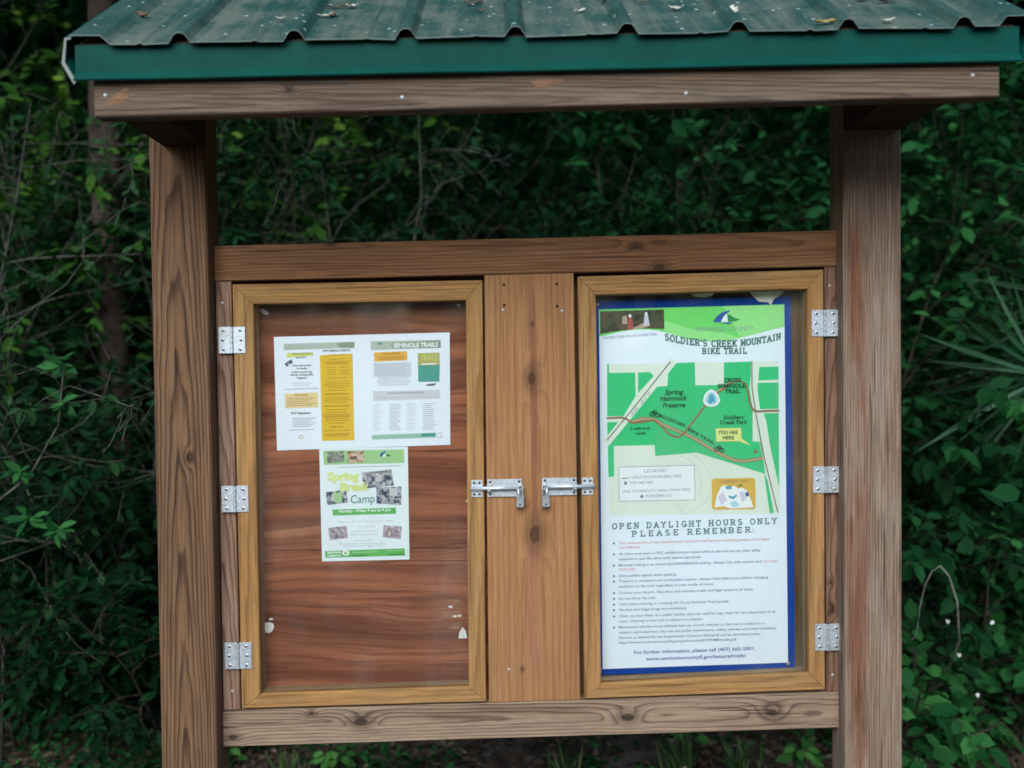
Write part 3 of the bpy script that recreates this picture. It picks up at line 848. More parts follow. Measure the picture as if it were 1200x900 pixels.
S.line([(85, 356), (160, 352), (190, 362), (215, 380), (270, 376), (330, 366), (372, 396), (410, 438), (440, 453), (470, 455), (492, 436), (600, 298), (640, 245), (700, 205), (740, 172), (786, 160), (818, 178), (832, 220), (840, 270), (858, 312), (880, 322), (940, 318), (996, 318)], 10, ix['trail'], 6)
S.line([(665, 225), (700, 200), (742, 168)], 14, ix['tan'], 5.8)
mk = [(592, 268), (600, 236), (616, 216), (637, 205), (658, 216), (676, 238), (684, 268), (668, 290), (637, 298), (606, 290)]
S.poly(mk, ix['white'], 7)
S.poly([(637 + (x - 637) * .74, 255 + (y - 255) * .74) for x, y in mk], ix['pale'], 8); S.poly([(618, 276), (624, 240), (637, 228), (652, 244), (658, 276), (645, 270), (637, 282)], ix['tq'], 9)
for t, x, y, w in (('Spring', 438, 232, 96), ('Hammock', 436, 264, 140), ('Preserve', 438, 300, 120)): S.text(t, x, y, 25, ix['dkgreen'], 7, w, 'C', -.03, .02, .2)
for t, x, y, w in (('CROSS', 750, 168, 92), ('SEMINOLE', 744, 198, 148), ('TRAIL', 750, 226, 82)): S.text(t, x, y, 21, ix['dkgreen'], 8, w, 'C', -.02, .03)
for t, x, y, w in (('Soldiers', 756, 362, 106), ('Creek Park', 756, 388, 148)): S.text(t, x, y, 21, ix['dkgreen'], 7, w, 'C', -.02, .02)
for t, x, y, w in (('2 mile trail', 258, 416, 104), ('north', 262, 442, 50)): S.text(t, x, y, 14, ix['dkgreen'], 7, w, 'C', -.02, .02)
S.text('MOUNTAIN', 428, 378, 20, ix['dkgreen'], 7, 138, 'C', .40, .02); S.text('BIKE TRAIL', 584, 460, 18, ix['dkgreen'], 7, 140, 'C', .55, .02)
S.text('SR 419', 262, 290, 18, ix['gray'], 7, 100, 'C', -1.2); S.text('US 17-92', 912, 420, 18, ix['gray'], 7, 12, 'C', 6.0)
for (bx, by) in ((334, 328), (678, 514)):
    S.ring(bx - 13, by + 6, 11, 5, ix['dkgreen'], 8); S.ring(bx + 15, by + 12, 11, 5, ix['dkgreen'], 8)
    S.line([(bx - 13, by + 6), (bx - 4, by - 12), (bx + 10, by - 8), (bx + 15, by + 12)], 5, ix['dkgreen'], 8); S.line([(bx - 4, by - 12), (bx + 2, by + 8), (bx + 10, by - 8)], 5, ix['dkgreen'], 8)
S.poly([(660, 410), (795, 408), (797, 462), (850, 502), (782, 478), (662, 480)], ix['yel'], 8)
S.text('YOU ARE', 725, 440, 18, ix['dkgreen'], 9, 104, 'C', 0, .03); S.text('HERE', 728, 468, 18, ix['dkgreen'], 9, 62, 'C', 0, .03)
S.poly([(858, 540), (872, 515), (886, 538)], ix['trail'], 8)
S.poly([(144, 612), (549, 602), (553, 788), (146, 794)], ix['gray'], 2); S.poly([(147, 615), (546, 605), (550, 785), (149, 791)], ix['white'], 3)
S.text('LEGEND', 340, 640, 17, ix['gray'], 4, 120, 'C', -.03)
S.line([(164, 672), (192, 671)], 5, ix['trail'], 4); S.text('1.2 MILE MOUNTAIN BIKE TRAIL', 202, 674, 14, ix['black'], 4, 280, 'L', -.025)
S.ellipse(181, 697, 8, 9, ix['black'], 4); S.text('YOU ARE HERE', 204, 702, 14, ix['black'], 4, 125, 'L', -.02)
S.text('LEVEL OF DIFFICULTY: SINGLE TRACK TRAIL', 164, 748, 13, ix['black'], 4, 362, 'L', -.03); S.poly([(257, 768), (267, 757), (277, 767), (267, 778)], ix['black'], 4)
S.text('MORE DIFFICULT', 287, 772, 14, ix['black'], 4, 140, 'L', -.02)
for k in range(3):
    S.line([(430 + 20 * k + (105 + 30 * k) * math.cos(math.radians(a)), 700 + (125 + 20 * k) * math.sin(math.radians(a))) for a in range(-80, 30, 12)], 3, ix['faint'], 1.6)
S.line([(440, 800), (470, 830), (490, 866)], 3, ix['faint'], 1.6); S.line([(500, 862), (560, 830), (630, 780)], 3, ix['faint'], 1.6)
S.poly([(650, 675), (862, 670), (872, 682), (874, 826), (864, 836), (652, 838), (640, 828), (640, 686)], ix['gold'], 3)
S.poly([(654, 826), (668, 760), (690, 716), (712, 708), (736, 724), (760, 710), (778, 728), (800, 722), (826, 736), (850, 790), (862, 826), (740, 832), (704, 820)], ix['white'], 4)
for pl, c in (([(672, 770), (700, 742), (720, 790), (690, 815)], 'mauve'), ([(708, 716), (740, 712), (748, 728), (720, 732)], 'tq'), ([(728, 772), (752, 784), (774, 768), (770, 756), (752, 770), (732, 762)], 'tq'),
              ([(785, 745), (812, 742), (826, 780), (800, 800)], 'mauve'), ([(818, 748), (834, 744), (838, 766), (822, 770)], 'logo'), ([(736, 800), (770, 792), (790, 818), (748, 826)], 'pale')):
    S.poly(pl, ix[c], 5)
S.text('OVERVIEW MAP', 756, 696, 14, ix['trail'], 5, 150, 'C', -.03); S.poly([(780, 706), (802, 705), (803, 714), (781, 715)], ix['logog'], 5)
# closing hours and rules
S.view = (690, 530, 5.0)
S.slab('OPEN DAYLIGHT HOURS ONLY', 122, 1098, 443, 31, ix['teal'], 2, .22, .40, -.031)
S.slab('PLEASE REMEMBER', 238, 942, 487, 30, ix['teal'], 2, .22, .40, -.034)
S.ellipse(957, 448, 3.5, 4, ix['teal'], 2, 8); S.ellipse(957, 462, 3.5, 4, ix['teal'], 2, 8)
S.view = (690, 620, 5.0)
rules = [
    (82, 1052, 'red', 1, 'The construction of any unauthorized technical trail features including jumps and bridges'), (108, 288, 'red', 0, 'is prohibited.'),
    (146, 1000, 'black', 1, 'All riders must wear a CPSC certified bicycle helmet while on the trail and any other safety'), (176, 650, 'black', 0, 'equipment or gear (like elbow pads) deemed appropriate.'),
    (212, 1005, 'black', 1, 'Mountain biking is an inherently DANGEROUS activity. Always ride with caution and'), (238, 262, 'red', 0, 'OWN RISK.'),
    (274, 503, 'black', 1, 'Give audible signals when passing.'),
    (306, 1045, 'black', 1, 'Travel in a consistent and predictable manner. Always look behind you before changing'), (337, 722, 'black', 0, 'positions on the trail, regardless of your mode of travel.'),
    (374, 960, 'black', 1, 'Control your bicycle. Stay alert and maintain a safe and legal speed at all times.'),
    (408, 378, 'black', 1, 'Do not block the trail.'),
    (441, 815, 'black', 1, 'Yield when entering or crossing the Cross Seminole Trail (paved).'),
    (474, 562, 'black', 1, 'Alcohol and illegal drugs are prohibited.'),
    (510, 1088, 'black', 1, 'Clean up your litter; as a public facility, this trail shall be kept clean for the enjoyment of all'), (541, 660, 'black', 0, 'users. Littering on the trail is subject to a citation.'),
    (576, 1022, 'black', 1, 'Motorized vehicles are prohibited and use of such vehicles on the trail is subject to a'), (607, 1095, 'black', 0, 'citation; excluded from this rule are public maintenance, safety vehicles and Other Disability'),
    (638, 1000, 'black', 0, 'Devices as defined by the Department of Justice Standards and as described under'), (667, 858, 'black', 0, 'http://www.seminolecountyfl.gov/parksrec/pdf/OPDMDtrails.pdf')]
for (y, x1, c, bul, t) in rules:
    S.text(t, 160, y, 14.5, ix[c], 2, x1 - 160, 'L', -.024, .012)
    if bul: S.ellipse(131, y - 5, 6.5, 7, ix['teal'], 2, 8)
S.text('AT YOUR', 1018, 193, 14, ix['red'], 2, 84, 'L', -.024, .012)
S.text('For further information, please call (407) 665-2001,', 250, 728, 20, ix['navy'], 2, 720, 'L', -.03, .02)
S.text('www.seminolecountyfl.gov/leisure/trails/', 318, 766, 20, ix['navy'], 2, 596, 'L', -.03, .02)
under(S.mb.build('printed_sheet', IM), poster)
for (x, z) in ((0.2535, 0.6995), (0.7475, 0.7065), (0.2575, 1.6525)):
    under(MB().disc((x, YB - .0066, z), 0.0056, h=0.002).build('pin', M_nail), poster)

# ---- the newsletter spread
C2 = dict(paper=ink('newsletter paper', 232, 240, 247), band=ink('pale grey green band', 178, 190, 172), band2=ink('grey green band', 138, 156, 132), yel=ink('yellow panel', 224, 184, 44),
          yel2=ink('dark yellow print', 190, 150, 40), tan=ink('tan box', 232, 206, 150), tan2=ink('tan box type', 200, 168, 112), org=ink('orange box', 230, 176, 70), org2=ink('orange box type', 180, 126, 40),
          gr=ink('grey print', 192, 196, 202), gr2=ink('pale grey print', 206, 212, 218), dk=ink('dark print', 98, 100, 106), white=ink('white letters', 240, 242, 240), olive=ink('cover olive', 176, 172, 92),
          teal=ink('cover teal', 70, 156, 140), lime=ink('lime print', 214, 216, 110), mint=ink('mint band', 150, 192, 170), box=ink('pale grey box', 208, 208, 212))
k2 = list(C2); jx = {k: i for i, k in enumerate(k2)}
news = Sheet(((321, 395), (527, 390), (325, 528)), ((-0.580, 1.579), (-0.126, 1.584), (-0.577, 1.285)), YB - .0016, (300, 380, 5.0))
rr = random.Random(3)
N = news
N.poly([(105, 75), (1135, 48), (1142, 708), (124, 740)], jx['paper'], 0)
N.poly([(163, 115), (577, 103), (577, 138), (164, 152)], jx['band'], 1); N.text('SEMINOLE COUNTY LEISURE SERVICES', 182, 136, 14, jx['gr'], 2, 190, 'L', -.03, .02); N.poly([(470, 112), (577, 104), (577, 138), (500, 140)], jx['band2'], 1.5)
N.poly([(375, 182), (566, 172), (578, 680), (388, 684)], jx['yel'], 1)
N.text('UPCOMING EVENTS', 390, 163, 12, jx['dk'], 2, 165, 'L', -.03, .03)
N.text('Calendar', 425, 186, 12, jx['yel2'], 2, 100, 'L', -.03, .02)
y = 205
while y < 660:
    if int(y) in (0,): pass
    two = 240 < y < 310
    if two:
        N.line([(418, y), (466, y - 1)], 5, jx['yel2'], 2); N.line([(490, y - 2), (545, y - 4)], 5, jx['yel2'], 2)
    else:
        L = rr.uniform(60, 165); N.line([(470 - L / 2 + 5, y), (470 + L / 2 + 5, y - L * .02)], 5 if rr.random() < .8 else 9, jx['yel2'], 2)
    y += rr.choice((11, 13, 15, 22))
N.poly([(180, 170), (335, 165), (336, 184), (240, 190), (182, 196)], jx['lime'], 1)
N.text('SPRING EVENTS', 212, 180, 12, jx['dk'], 2, 120, 'L', -.02); N.text('April 2012', 232, 200, 12, jx['dk'], 2, 62, 'L', -.02, .02)
N.poly([(168, 232), (208, 204), (218, 224), (180, 250)], jx['dk'], 2); N.poly([(186, 236), (194, 228), (200, 236), (192, 242)], jx['gr2'], 3)
for i, (y, w) in enumerate(((246, 110), (264, 60), (284, 120), (300, 135), (319, 58))): N.text(('Nature walks and hikes', 'for families', 'Guided mountain rides', 'Saturday morning paddles', 'Register')[i], 270, y, 11, jx['dk'], 2, w, 'C', -.02, .02)
for y, w in ((345, 130), (358, 90)): N.line([(270 - w / 2, y), (270 + w / 2, y - 2)], 5, jx['gr2'], 2)
N.line([(172, 382), (368, 374)], 6, jx['gr'], 2)
N.poly([(170, 408), (364, 398), (366, 486), (172, 494)], jx['tan'], 1); N.text('Fun Facts', 268, 420, 13, jx['org2'], 2, 76, 'C', -.03, .03)
for k in range(5): N.line([(184, 434 + k * 11), (352 - 20 * (k % 3), 429 + k * 11)], 5, jx['tan2'], 2)
N.text('Park Happenings', 208, 526, 13, jx['dk'], 2, 114, 'L', -.01, .03)
for k in range(6): N.line([(214 + 4 * (k % 2), 550 + k * 10), (350 - 14 * (k % 3), 547 + k * 10)], 5, jx['gr'], 2)
N.line([(196, 620), (344, 616)], 5, jx['gr'], 2); N.ring(265, 660, 11, 4, jx['tan2'], 2)
N.poly([(672, 100), (1084, 92), (1085, 138), (674, 152)], jx['band'], 1); N.poly([(790, 112), (1078, 94), (1084, 138), (800, 142)], jx['band2'], 1.5)
N.text('SEMINOLE TRAILS', 805, 138, 24, jx['white'], 2.5, 262, 'L', -.03, .04); N.poly([(706, 118), (722, 106), (746, 112), (730, 120)], jx['teal'], 2)
N.poly([(690, 165), (886, 158), (888, 212), (694, 220)], jx['org'], 1); N.text('TRAIL NEWS', 790, 180, 13, jx['org2'], 2, 110, 'C', -.03, .03)
for k in range(2): N.line([(716, 194 + 11 * k), (868, 190 + 11 * k)], 5, jx['org2'], 2)
N.poly([(688, 226), (910, 222), (912, 304), (692, 308)], jx['gr2'], 1)
for k in range(12): N.line([(694 + 4 * (k % 3) + (16 if k > 6 else 0), 234 + k * 11.2), (905 - rr.uniform(0, 34), 230 + k * 11.2)], 4.5, jx['gr'], 2)
N.poly([(948, 170), (1076, 166), (1078, 240), (950, 242)], jx['olive'], 1); N.poly([(950, 242), (1078, 240), (1076, 336), (952, 338)], jx['teal'], 1)
N.text('TRAILS', 1014, 214, 34, jx['lime'], 2, 96, 'C', -.02); N.line([(972, 234), (1056, 231)], 7, jx['white'], 2)
N.poly([(990, 358), (1012, 350), (1058, 346), (1050, 358), (1020, 362)], jx['dk'], 2)
N.poly([(686, 392), (1080, 384), (1080, 436), (688, 450)], jx['box'], 1); N.text('UPCOMING TRAIL PROGRAMS AND EVENTS', 770, 410, 11, jx['dk'], 2, 216, 'L', -.02); N.line([(700, 432), (1060, 424)], 5, jx['gr'], 2)
for k in range(14):
    y = 470 + k * 11.5
    N.line([(690, y + 2), (734 - 10 * (k % 3), y + 1)], 4, jx['gr2'], 2); N.line([(784, y), (856 - rr.uniform(0, 26), y - 1)], 4.5, jx['gr'], 2)
    N.line([(884, y - 2), (940 - 12 * (k % 2), y - 3)], 4, jx['gr2'], 2); N.line([(982, y - 4), (1062 - rr.uniform(0, 36), y - 6)], 4.5, jx['gr'], 2)
N.poly([(680, 650), (1056, 636), (1058, 664), (682, 676)], jx['mint'], 1); N.poly([(970, 642), (1054, 638), (1056, 656), (972, 660)], jx['teal'], 2)
N.poly([(1064, 638), (1090, 634), (1094, 666), (1066, 668)], jx['gr'], 2); N.poly([(1069, 643), (1086, 640), (1088, 660), (1070, 662)], jx['white'], 3)
ob = N.mb.build('newsletter_sheet', [C2[k] for k in k2]); tag(ob, 'wide white newsletter of two pages with a tall yellow panel', 'newsletter')

# ---- the camp flyer
C3 = dict(paper=ink('flyer paper', 230, 240, 243), band=ink('flyer pale green', 160, 204, 140), green=ink('flyer green', 96, 182, 92), lime=ink('lime lettering', 220, 230, 140), teal=ink('teal lettering', 66, 134, 124),
          gr=ink('flyer grey type', 176, 184, 186), white=ink('flyer white', 238, 242, 240), blue=ink('flyer logo blue', 40, 96, 160), dg=ink('flyer dark green', 46, 120, 60), sky=ink('snapshot pale', 196, 200, 200),
          p1=photo_mat('snapshot grey', (lin(64, 70, 66), lin(150, 152, 146), lin(110, 108, 96), lin(190, 190, 184)), 130.0), p2=photo_mat('snapshot warm', (lin(96, 66, 54), lin(188, 140, 104), lin(214, 196, 176), lin(108, 124, 96)), 130.0),
          p3=photo_mat('snapshot group', (lin(20, 32, 62), lin(90, 98, 118), lin(206, 200, 196), lin(44, 70, 124)), 120.0), p4=photo_mat('snapshot mauve', (lin(82, 70, 80), lin(188, 172, 180), lin(140, 124, 134), lin(214, 206, 208)), 110.0))
k3 = list(C3); lx = {k: i for i, k in enumerate(k3)}
Fy = Sheet(((374, 527), (478, 524), (377, 658)), ((-0.469, 1.286), (-0.239, 1.289), (-0.467, 0.994)), YB - .0006, (360, 510, 5.63))
Fy.poly([(80, 92), (664, 76), (675, 820), (97, 832)], lx['paper'], 0)
Fy.poly([(106, 104), (638, 94), (642, 184), (110, 196)], lx['band'], 1)
Fy.poly([(130, 112), (244, 106), (246, 176), (134, 186)], lx['p1'], 2); Fy.poly([(264, 108), (376, 104), (378, 178), (268, 186)], lx['p2'], 2)
Fy.poly([(476, 140), (490, 116), (512, 106), (520, 112), (502, 126), (496, 142)], lx['blue'], 2); Fy.poly([(496, 142), (508, 122), (518, 132), (522, 142)], lx['white'], 2.4); Fy.poly([(520, 132), (530, 124), (554, 136), (528, 142)], lx['dg'], 2)
Fy.text('SEMINOLE COUNTY', 514, 160, 9, lx['gr'], 2, 90, 'C')
Fy.line([(200, 212), (620, 202)], 5, lx['gr'], 1)
Fy.text('Spring', 136, 300, 52, lx['lime'], 2, 206, 'L', -.03, .05); Fy.text('Break', 218, 368, 52, lx['lime'], 4, 196, 'L', -.04, .05)
Fy.text('Camp', 286, 450, 54, lx['teal'], 4.5, 160, 'L', -.05, .0)
Fy.poly([(358, 246), (556, 224), (572, 332), (374, 352)], lx['p3'], 2); Fy.poly([(360, 246), (556, 224), (558, 240), (362, 262)], lx['sky'], 2.5); Fy.poly([(370, 250), (554, 228), (556, 246), (372, 256)], lx['p1'], 2.7)
Fy.poly([(456, 344), (622, 338), (620, 460), (458, 450)], lx['p3'], 3); Fy.poly([(540, 350), (600, 350), (596, 400), (545, 400)], lx['sky'], 3.3)
Fy.poly([(120, 376), (258, 360), (268, 444), (134, 460)], lx['p3'], 3); Fy.poly([(170, 388), (226, 372), (232, 436), (184, 446)], lx['band'], 3.3)
Fy.poly([(166, 490), (584, 478), (586, 518), (170, 530)], lx['green'], 1); Fy.text('Monday - Friday 9 am to 4 pm', 210, 510, 18, lx['white'], 2, 340, 'L', -.03, .02)
for i, (y, x0, x1) in enumerate(((576, 205, 565), (608, 330, 436), (640, 290, 470), (660, 284, 470), (700, 320, 430), (722, 210, 510), (736, 240, 520))):
    Fy.text(('Ages 6 to 12 hiking and crafts', 'Cost $100', 'Soldiers Creek Park', 'Register early by phone', 'Bring a lunch', 'Space is limited so please call today', 'Parents must sign a form')[i], x0, y, 11, lx['gr'], 1, x1 - x0, 'L', -.02)
Fy.poly([(138, 612), (258, 596), (268, 676), (150, 692)], lx['p4'], 2); Fy.poly([(504, 594), (624, 602), (616, 686), (498, 672)], lx['p4'], 2); Fy.poly([(526, 618), (538, 618), (536, 650), (528, 650)], lx['p2'], 3)
Fy.poly([(116, 764), (642, 746), (646, 794), (118, 808)], lx['green'], 1); Fy.ellipse(254, 776, 24, 18, lx['white'], 2); Fy.ellipse(252, 776, 13, 10, lx['band'], 3)
Fy.text('Seminole', 132, 780, 16, lx['white'], 2, 92, 'L', -.03, .03); Fy.text('Leisure', 134, 800, 14, lx['white'], 2, 86, 'L', -.03, .03)
Fy.line([(300, 774), (460, 768)], 6, lx['band'], 2); Fy.line([(540, 788), (640, 784)], 6, lx['dg'], 2); Fy.line([(520, 762), (630, 758)], 5, lx['band'], 2); Fy.line([(300, 794), (390, 792)], 6, lx['dg'], 2)
ob = Fy.mb.build('camp_flyer', [C3[k] for k in k3]); tag(ob, 'white spring break camp flyer with green bands, hung just below the newsletter', 'flyer')

# ---- torn scraps left under the glass
M_scrap = plain('torn paper', lin(226, 226, 220), 0.7, 0.2, 0, .06, 80)
M_scrap2 = plain('torn brown paper', lin(232, 224, 206), 0.7, 0.2, 0, .06, 80)


def scrap(pts, label, mat, y=YB - .0004, lift=.0012):
    n = len(pts); cx = sum(p[0] for p in pts) / n; cz = sum(p[1] for p in pts) / n
    V = [(p[0], y - (lift if i % 3 == 1 else .0003), p[1]) for i, p in enumerate(pts)] + [(cx, y - .0005, cz)] + [(p[0], y + .0002, p[1]) for p in pts]
    Fc = [(i, (i + 1) % n, n) for i in range(n)] + [(i, n + 1 + i, n + 1 + (i + 1) % n, (i + 1) % n) for i in range(n)]
    o = MB().add(V, [f[::-1] for f in Fc]).build('paper_scrap', mat)
    return tag(o, label, 'paper scrap', 'torn paper scraps under the glass')


scrap([(-.619, .812), (-.620, .836), (-.606, .838), (-.596, .834), (-.594, .825), (-.599, .814), (-.608, .809)], 'rounded white paper scrap low on the left of the brown plywood', M_scrap)
scrap([(-.115, .786), (-.113, .802), (-.104, .816), (-.096, .806), (-.0915, .787)], 'pointed white paper scrap low beside the right frame of the plywood door', M_scrap)
scrap([(-.614, 1.650), (-.606, 1.653), (-.594, 1.644), (-.592, 1.637), (-.602, 1.637), (-.612, 1.644)], 'small white paper scrap high on the plywood above the newsletter', M_scrap)
scrap([(.494, 1.680), (.562, 1.682), (.557, 1.672), (.536, 1.667), (.512, 1.669)], 'thin flat scrap of torn paper above the green poster header', M_scrap2, YB - .0078)
scrap([(.650, 1.684), (.748, 1.686), (.734, 1.670), (.716, 1.660), (.708, 1.645), (.700, 1.652), (.676, 1.654), (.662, 1.668)], 'larger jagged scrap of torn paper over the top corner of the blue board', M_scrap2, YB - .0082)
for i, (x, z) in enumerate(((-.602, .846), (-.124, .845), (-.112, .846), (-.135, .87), (-.086, 1.146), (-.102, 1.655))):
    scrap([(x - .006, z - .001), (x - .002, z + .0028), (x + .005, z + .002), (x + .006, z - .002), (x, z - .003)],
          ('tiny torn fleck of white paper just above the rounded scrap', 'tiny torn paper fleck above the pointed scrap, nearer the middle', 'tiny torn paper fleck above the pointed scrap, nearer the frame',
           'tiny torn paper fleck highest over the pointed scrap', 'tiny torn paper fleck at the frame beside the slide bolt', 'small torn paper fleck in the upper corner of the plywood door')[i], M_scrap)
# ------------------------------------------------------------------ plants
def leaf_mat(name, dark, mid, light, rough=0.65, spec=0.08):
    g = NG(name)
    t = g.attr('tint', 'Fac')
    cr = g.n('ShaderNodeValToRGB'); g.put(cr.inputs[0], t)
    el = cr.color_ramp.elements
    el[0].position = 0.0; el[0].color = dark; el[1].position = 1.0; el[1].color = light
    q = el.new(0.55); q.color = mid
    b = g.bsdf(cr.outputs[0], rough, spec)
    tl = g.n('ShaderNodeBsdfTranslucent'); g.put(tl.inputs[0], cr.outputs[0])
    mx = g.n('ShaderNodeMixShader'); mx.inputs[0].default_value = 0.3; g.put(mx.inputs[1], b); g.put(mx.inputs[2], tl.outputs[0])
    return g.done(mx.outputs[0])


def bark_mat(name, a, b, scale=30.0):
    g = NG(name)
    tc = g.n('ShaderNodeTexCoord').outputs['Object']
    sp = g.n('ShaderNodeSeparateXYZ'); g.put(sp.inputs[0], tc)
    nz = g.noise(g.vec(g.m('MULTIPLY', sp.outputs[0], scale), g.m('MULTIPLY', sp.outputs[1], scale), g.m('MULTIPLY', sp.outputs[2], scale * .22)), 1.0, 4.0, 0.65)
    n2 = g.noise(tc, 7.0, 4.0, 0.6)
    c = g.mix(g.smooth(nz, .35, .65), a, b)
    c = g.mix(g.smooth(n2, .5, .7, 0, .6), c, tuple(x * 1.5 for x in b[:3]) + (1,))
    return g.done(g.bsdf(c, 0.9, 0.15, 0.0, g.bump(nz, .6, .01)))


LM = dict(
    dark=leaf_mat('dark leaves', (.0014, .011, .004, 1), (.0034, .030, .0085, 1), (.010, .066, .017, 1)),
    mid=leaf_mat('green leaves', (.0022, .020, .005, 1), (.008, .060, .015, 1), (.030, .128, .030, 1)),
    warm=leaf_mat('yellow green leaves', (.008, .040, .005, 1), (.034, .10, .010, 1), (.12, .22, .02, 1)),
    olive=leaf_mat('olive leaves', (.006, .026, .008, 1), (.018, .056, .016, 1), (.060, .11, .05, 1)),
    palm=leaf_mat('palm blades', (.010, .045, .018, 1), (.022, .08, .034, 1), (.09, .18, .11, 1), .5, .15),
    fresh=leaf_mat('seedling leaves', (.03, .10, .02, 1), (.05, .16, .03, 1), (.09, .24, .05, 1)),
    litter=leaf_mat('leaf litter', (.03, .02, .013, 1), (.12, .085, .058, 1), (.42, .34, .25, 1), .8, .2),
    grass=leaf_mat('grass blades', (.015, .045, .012, 1), (.03, .08, .02, 1), (.11, .15, .06, 1)))
M_bark = bark_mat('grey brown bark', (.016, .013, .009, 1), (.045, .038, .028, 1))
M_twig = bark_mat('pale lichen twig', (.03, .029, .022, 1), (.095, .095, .075, 1), 60.0)
M_trunk = bark_mat('red brown trunk', (.014, .009, .007, 1), (.040, .028, .022, 1), 22.0)


def leaves_mesh(name, pos, dirs, nrm, size, wid, tint, mat, parent=None, fold=.12, droop=.15):
    """one mesh of folded pointed leaves (7 corners, 2 faces each); arrays of n rows"""
    n = len(pos)
    d = dirs / (np.linalg.norm(dirs, axis=1, keepdims=True) + 1e-9)
    s = np.cross(d, nrm); s /= (np.linalg.norm(s, axis=1, keepdims=True) + 1e-9)
    u = np.cross(s, d)
    L = size[:, None]; Wd = (size * wid)[:, None]
    v = np.empty((n, 7, 3), np.float32)
    e = u * L * fold
    v[:, 0] = pos
    v[:, 1] = pos + d * L * .5 - e * .6
    v[:, 2] = pos + d * L - u * L * droop
    v[:, 3] = pos + d * L * .26 + s * Wd * .42 + e * .25
    v[:, 4] = pos + d * L * .62 + s * Wd * .46 + e * .2 - u * L * droop * .4
    v[:, 5] = pos + d * L * .26 - s * Wd * .42 + e * .25
    v[:, 6] = pos + d * L * .62 - s * Wd * .46 + e * .2 - u * L * droop * .4
    me = bpy.data.meshes.new(name)
    me.vertices.add(n * 7); me.vertices.foreach_set('co', v.ravel())
    idx = (np.arange(n)[:, None] * 7 + np.array([[0, 1, 2, 4, 3, 0, 5, 6, 2, 1]])).ravel().astype(np.int32)
    me.loops.add(n * 10); me.loops.foreach_set('vertex_index', idx)
    me.polygons.add(n * 2); me.polygons.foreach_set('loop_start', np.arange(0, n * 10, 5, dtype=np.int32))
    me.update(calc_edges=True)
    at = me.attributes.new('tint', 'FLOAT', 'POINT'); at.data.foreach_set('value', np.repeat(np.clip(tint, 0, 1), 7).astype(np.float32))
    me.materials.append(mat); me.validate()
    return link(bpy.data.objects.new(name, me), parent)


def unit(v):
    return v / (np.linalg.norm(v) + 1e-9)


class Grower:
    def __init__(s, seed):
        s.r = np.random.default_rng(seed); s.wood = MB(); s.P = []; s.D = []; s.N = []; s.S = []; s.Tn = []

    def branch(s, p, d, L, rad, nseg, jit, grav, level, cfg):
        r = s.r; pts = [np.array(p, float)]; dd = unit(np.array(d, float)); dirs = [dd]
        for k in range(nseg):
            dd = unit(dd + r.normal(0, jit, 3) + np.array((0, 0, grav)))
            pts.append(pts[-1] + dd * L / nseg); dirs.append(dd)
        rr = [max(rad * (1 - .75 * k / nseg), cfg['rmin']) for k in range(nseg + 1)]
        s.wood.tube([tuple(q) for q in pts], rr, 5 if level < 2 else 3, 0, False)
        if level < cfg['levels']:
            nc = cfg['kids'][level]
            for k in range(nc):
                t = cfg['from'][level] + (1 - cfg['from'][level]) * (k + r.random()) / nc
                i = min(int(t * nseg), nseg - 1); f = t * nseg - i
                q = pts[i] * (1 - f) + pts[i + 1] * f
                a = unit(np.cross(dirs[i], r.normal(0, 1, 3)))
                sp = r.uniform(*cfg['spread'])
                nd = unit(dirs[i] * math.cos(sp) + a * math.sin(sp))
                s.branch(q, nd, L * r.uniform(*cfg['ratio'][level]) * (1.1 - .5 * t), rr[i] * .6, max(3, nseg - 1), jit * 1.25, cfg['grav'], level + 1, cfg)
        if level >= cfg['leaf_from']:
            m = max(2, int(L / cfg['gap'])); tw = r.beta(2, 3) * .75
            sign = 1
            for k in range(m):
                t = .15 + .85 * (k + r.random() * .6) / m
                if r.random() < cfg['bare']: continue
                i = min(int(t * nseg), nseg - 1); f = t * nseg - i
                q = pts[i] * (1 - f) + pts[i + 1] * f
                sign = -sign
                side = unit(np.cross(dirs[i], np.array((0, 0, 1.0))) + r.normal(0, .35, 3)) * sign
                for e in range(cfg.get('whorl', 1)):
                    ld = unit(dirs[i] * .6 + side * .9 + r.normal(0, .35, 3) + np.array((0, 0, cfg['hang'])))
                    s.P.append(q); s.D.append(ld)
                    s.N.append(unit(np.array((0, -.35, 1.0)) + r.normal(0, cfg['nj'], 3)))
                    s.S.append(cfg['leaf'] * cfg.get('ls', 1.0) * r.choice((.6, .8, 1.0, 1.0, 1.25, 1.5)) * r.uniform(.85, 1.15)); s.Tn.append(tw + r.uniform(-.12, .2) + .3 * (r.random() < .04) + cfg.get('tint', 0))


BASE = dict(levels=2, kids=(11, 5), ratio=((.28, .5), (.35, .6)), spread=(.5, 1.25), grav=-.02, rmin=.0008, leaf_from=2, gap=.022, bare=.1, leaf=.045, nj=.5, hang=-.25)
BASE['from'] = (.12, .15); BASE['ls'] = 1.08


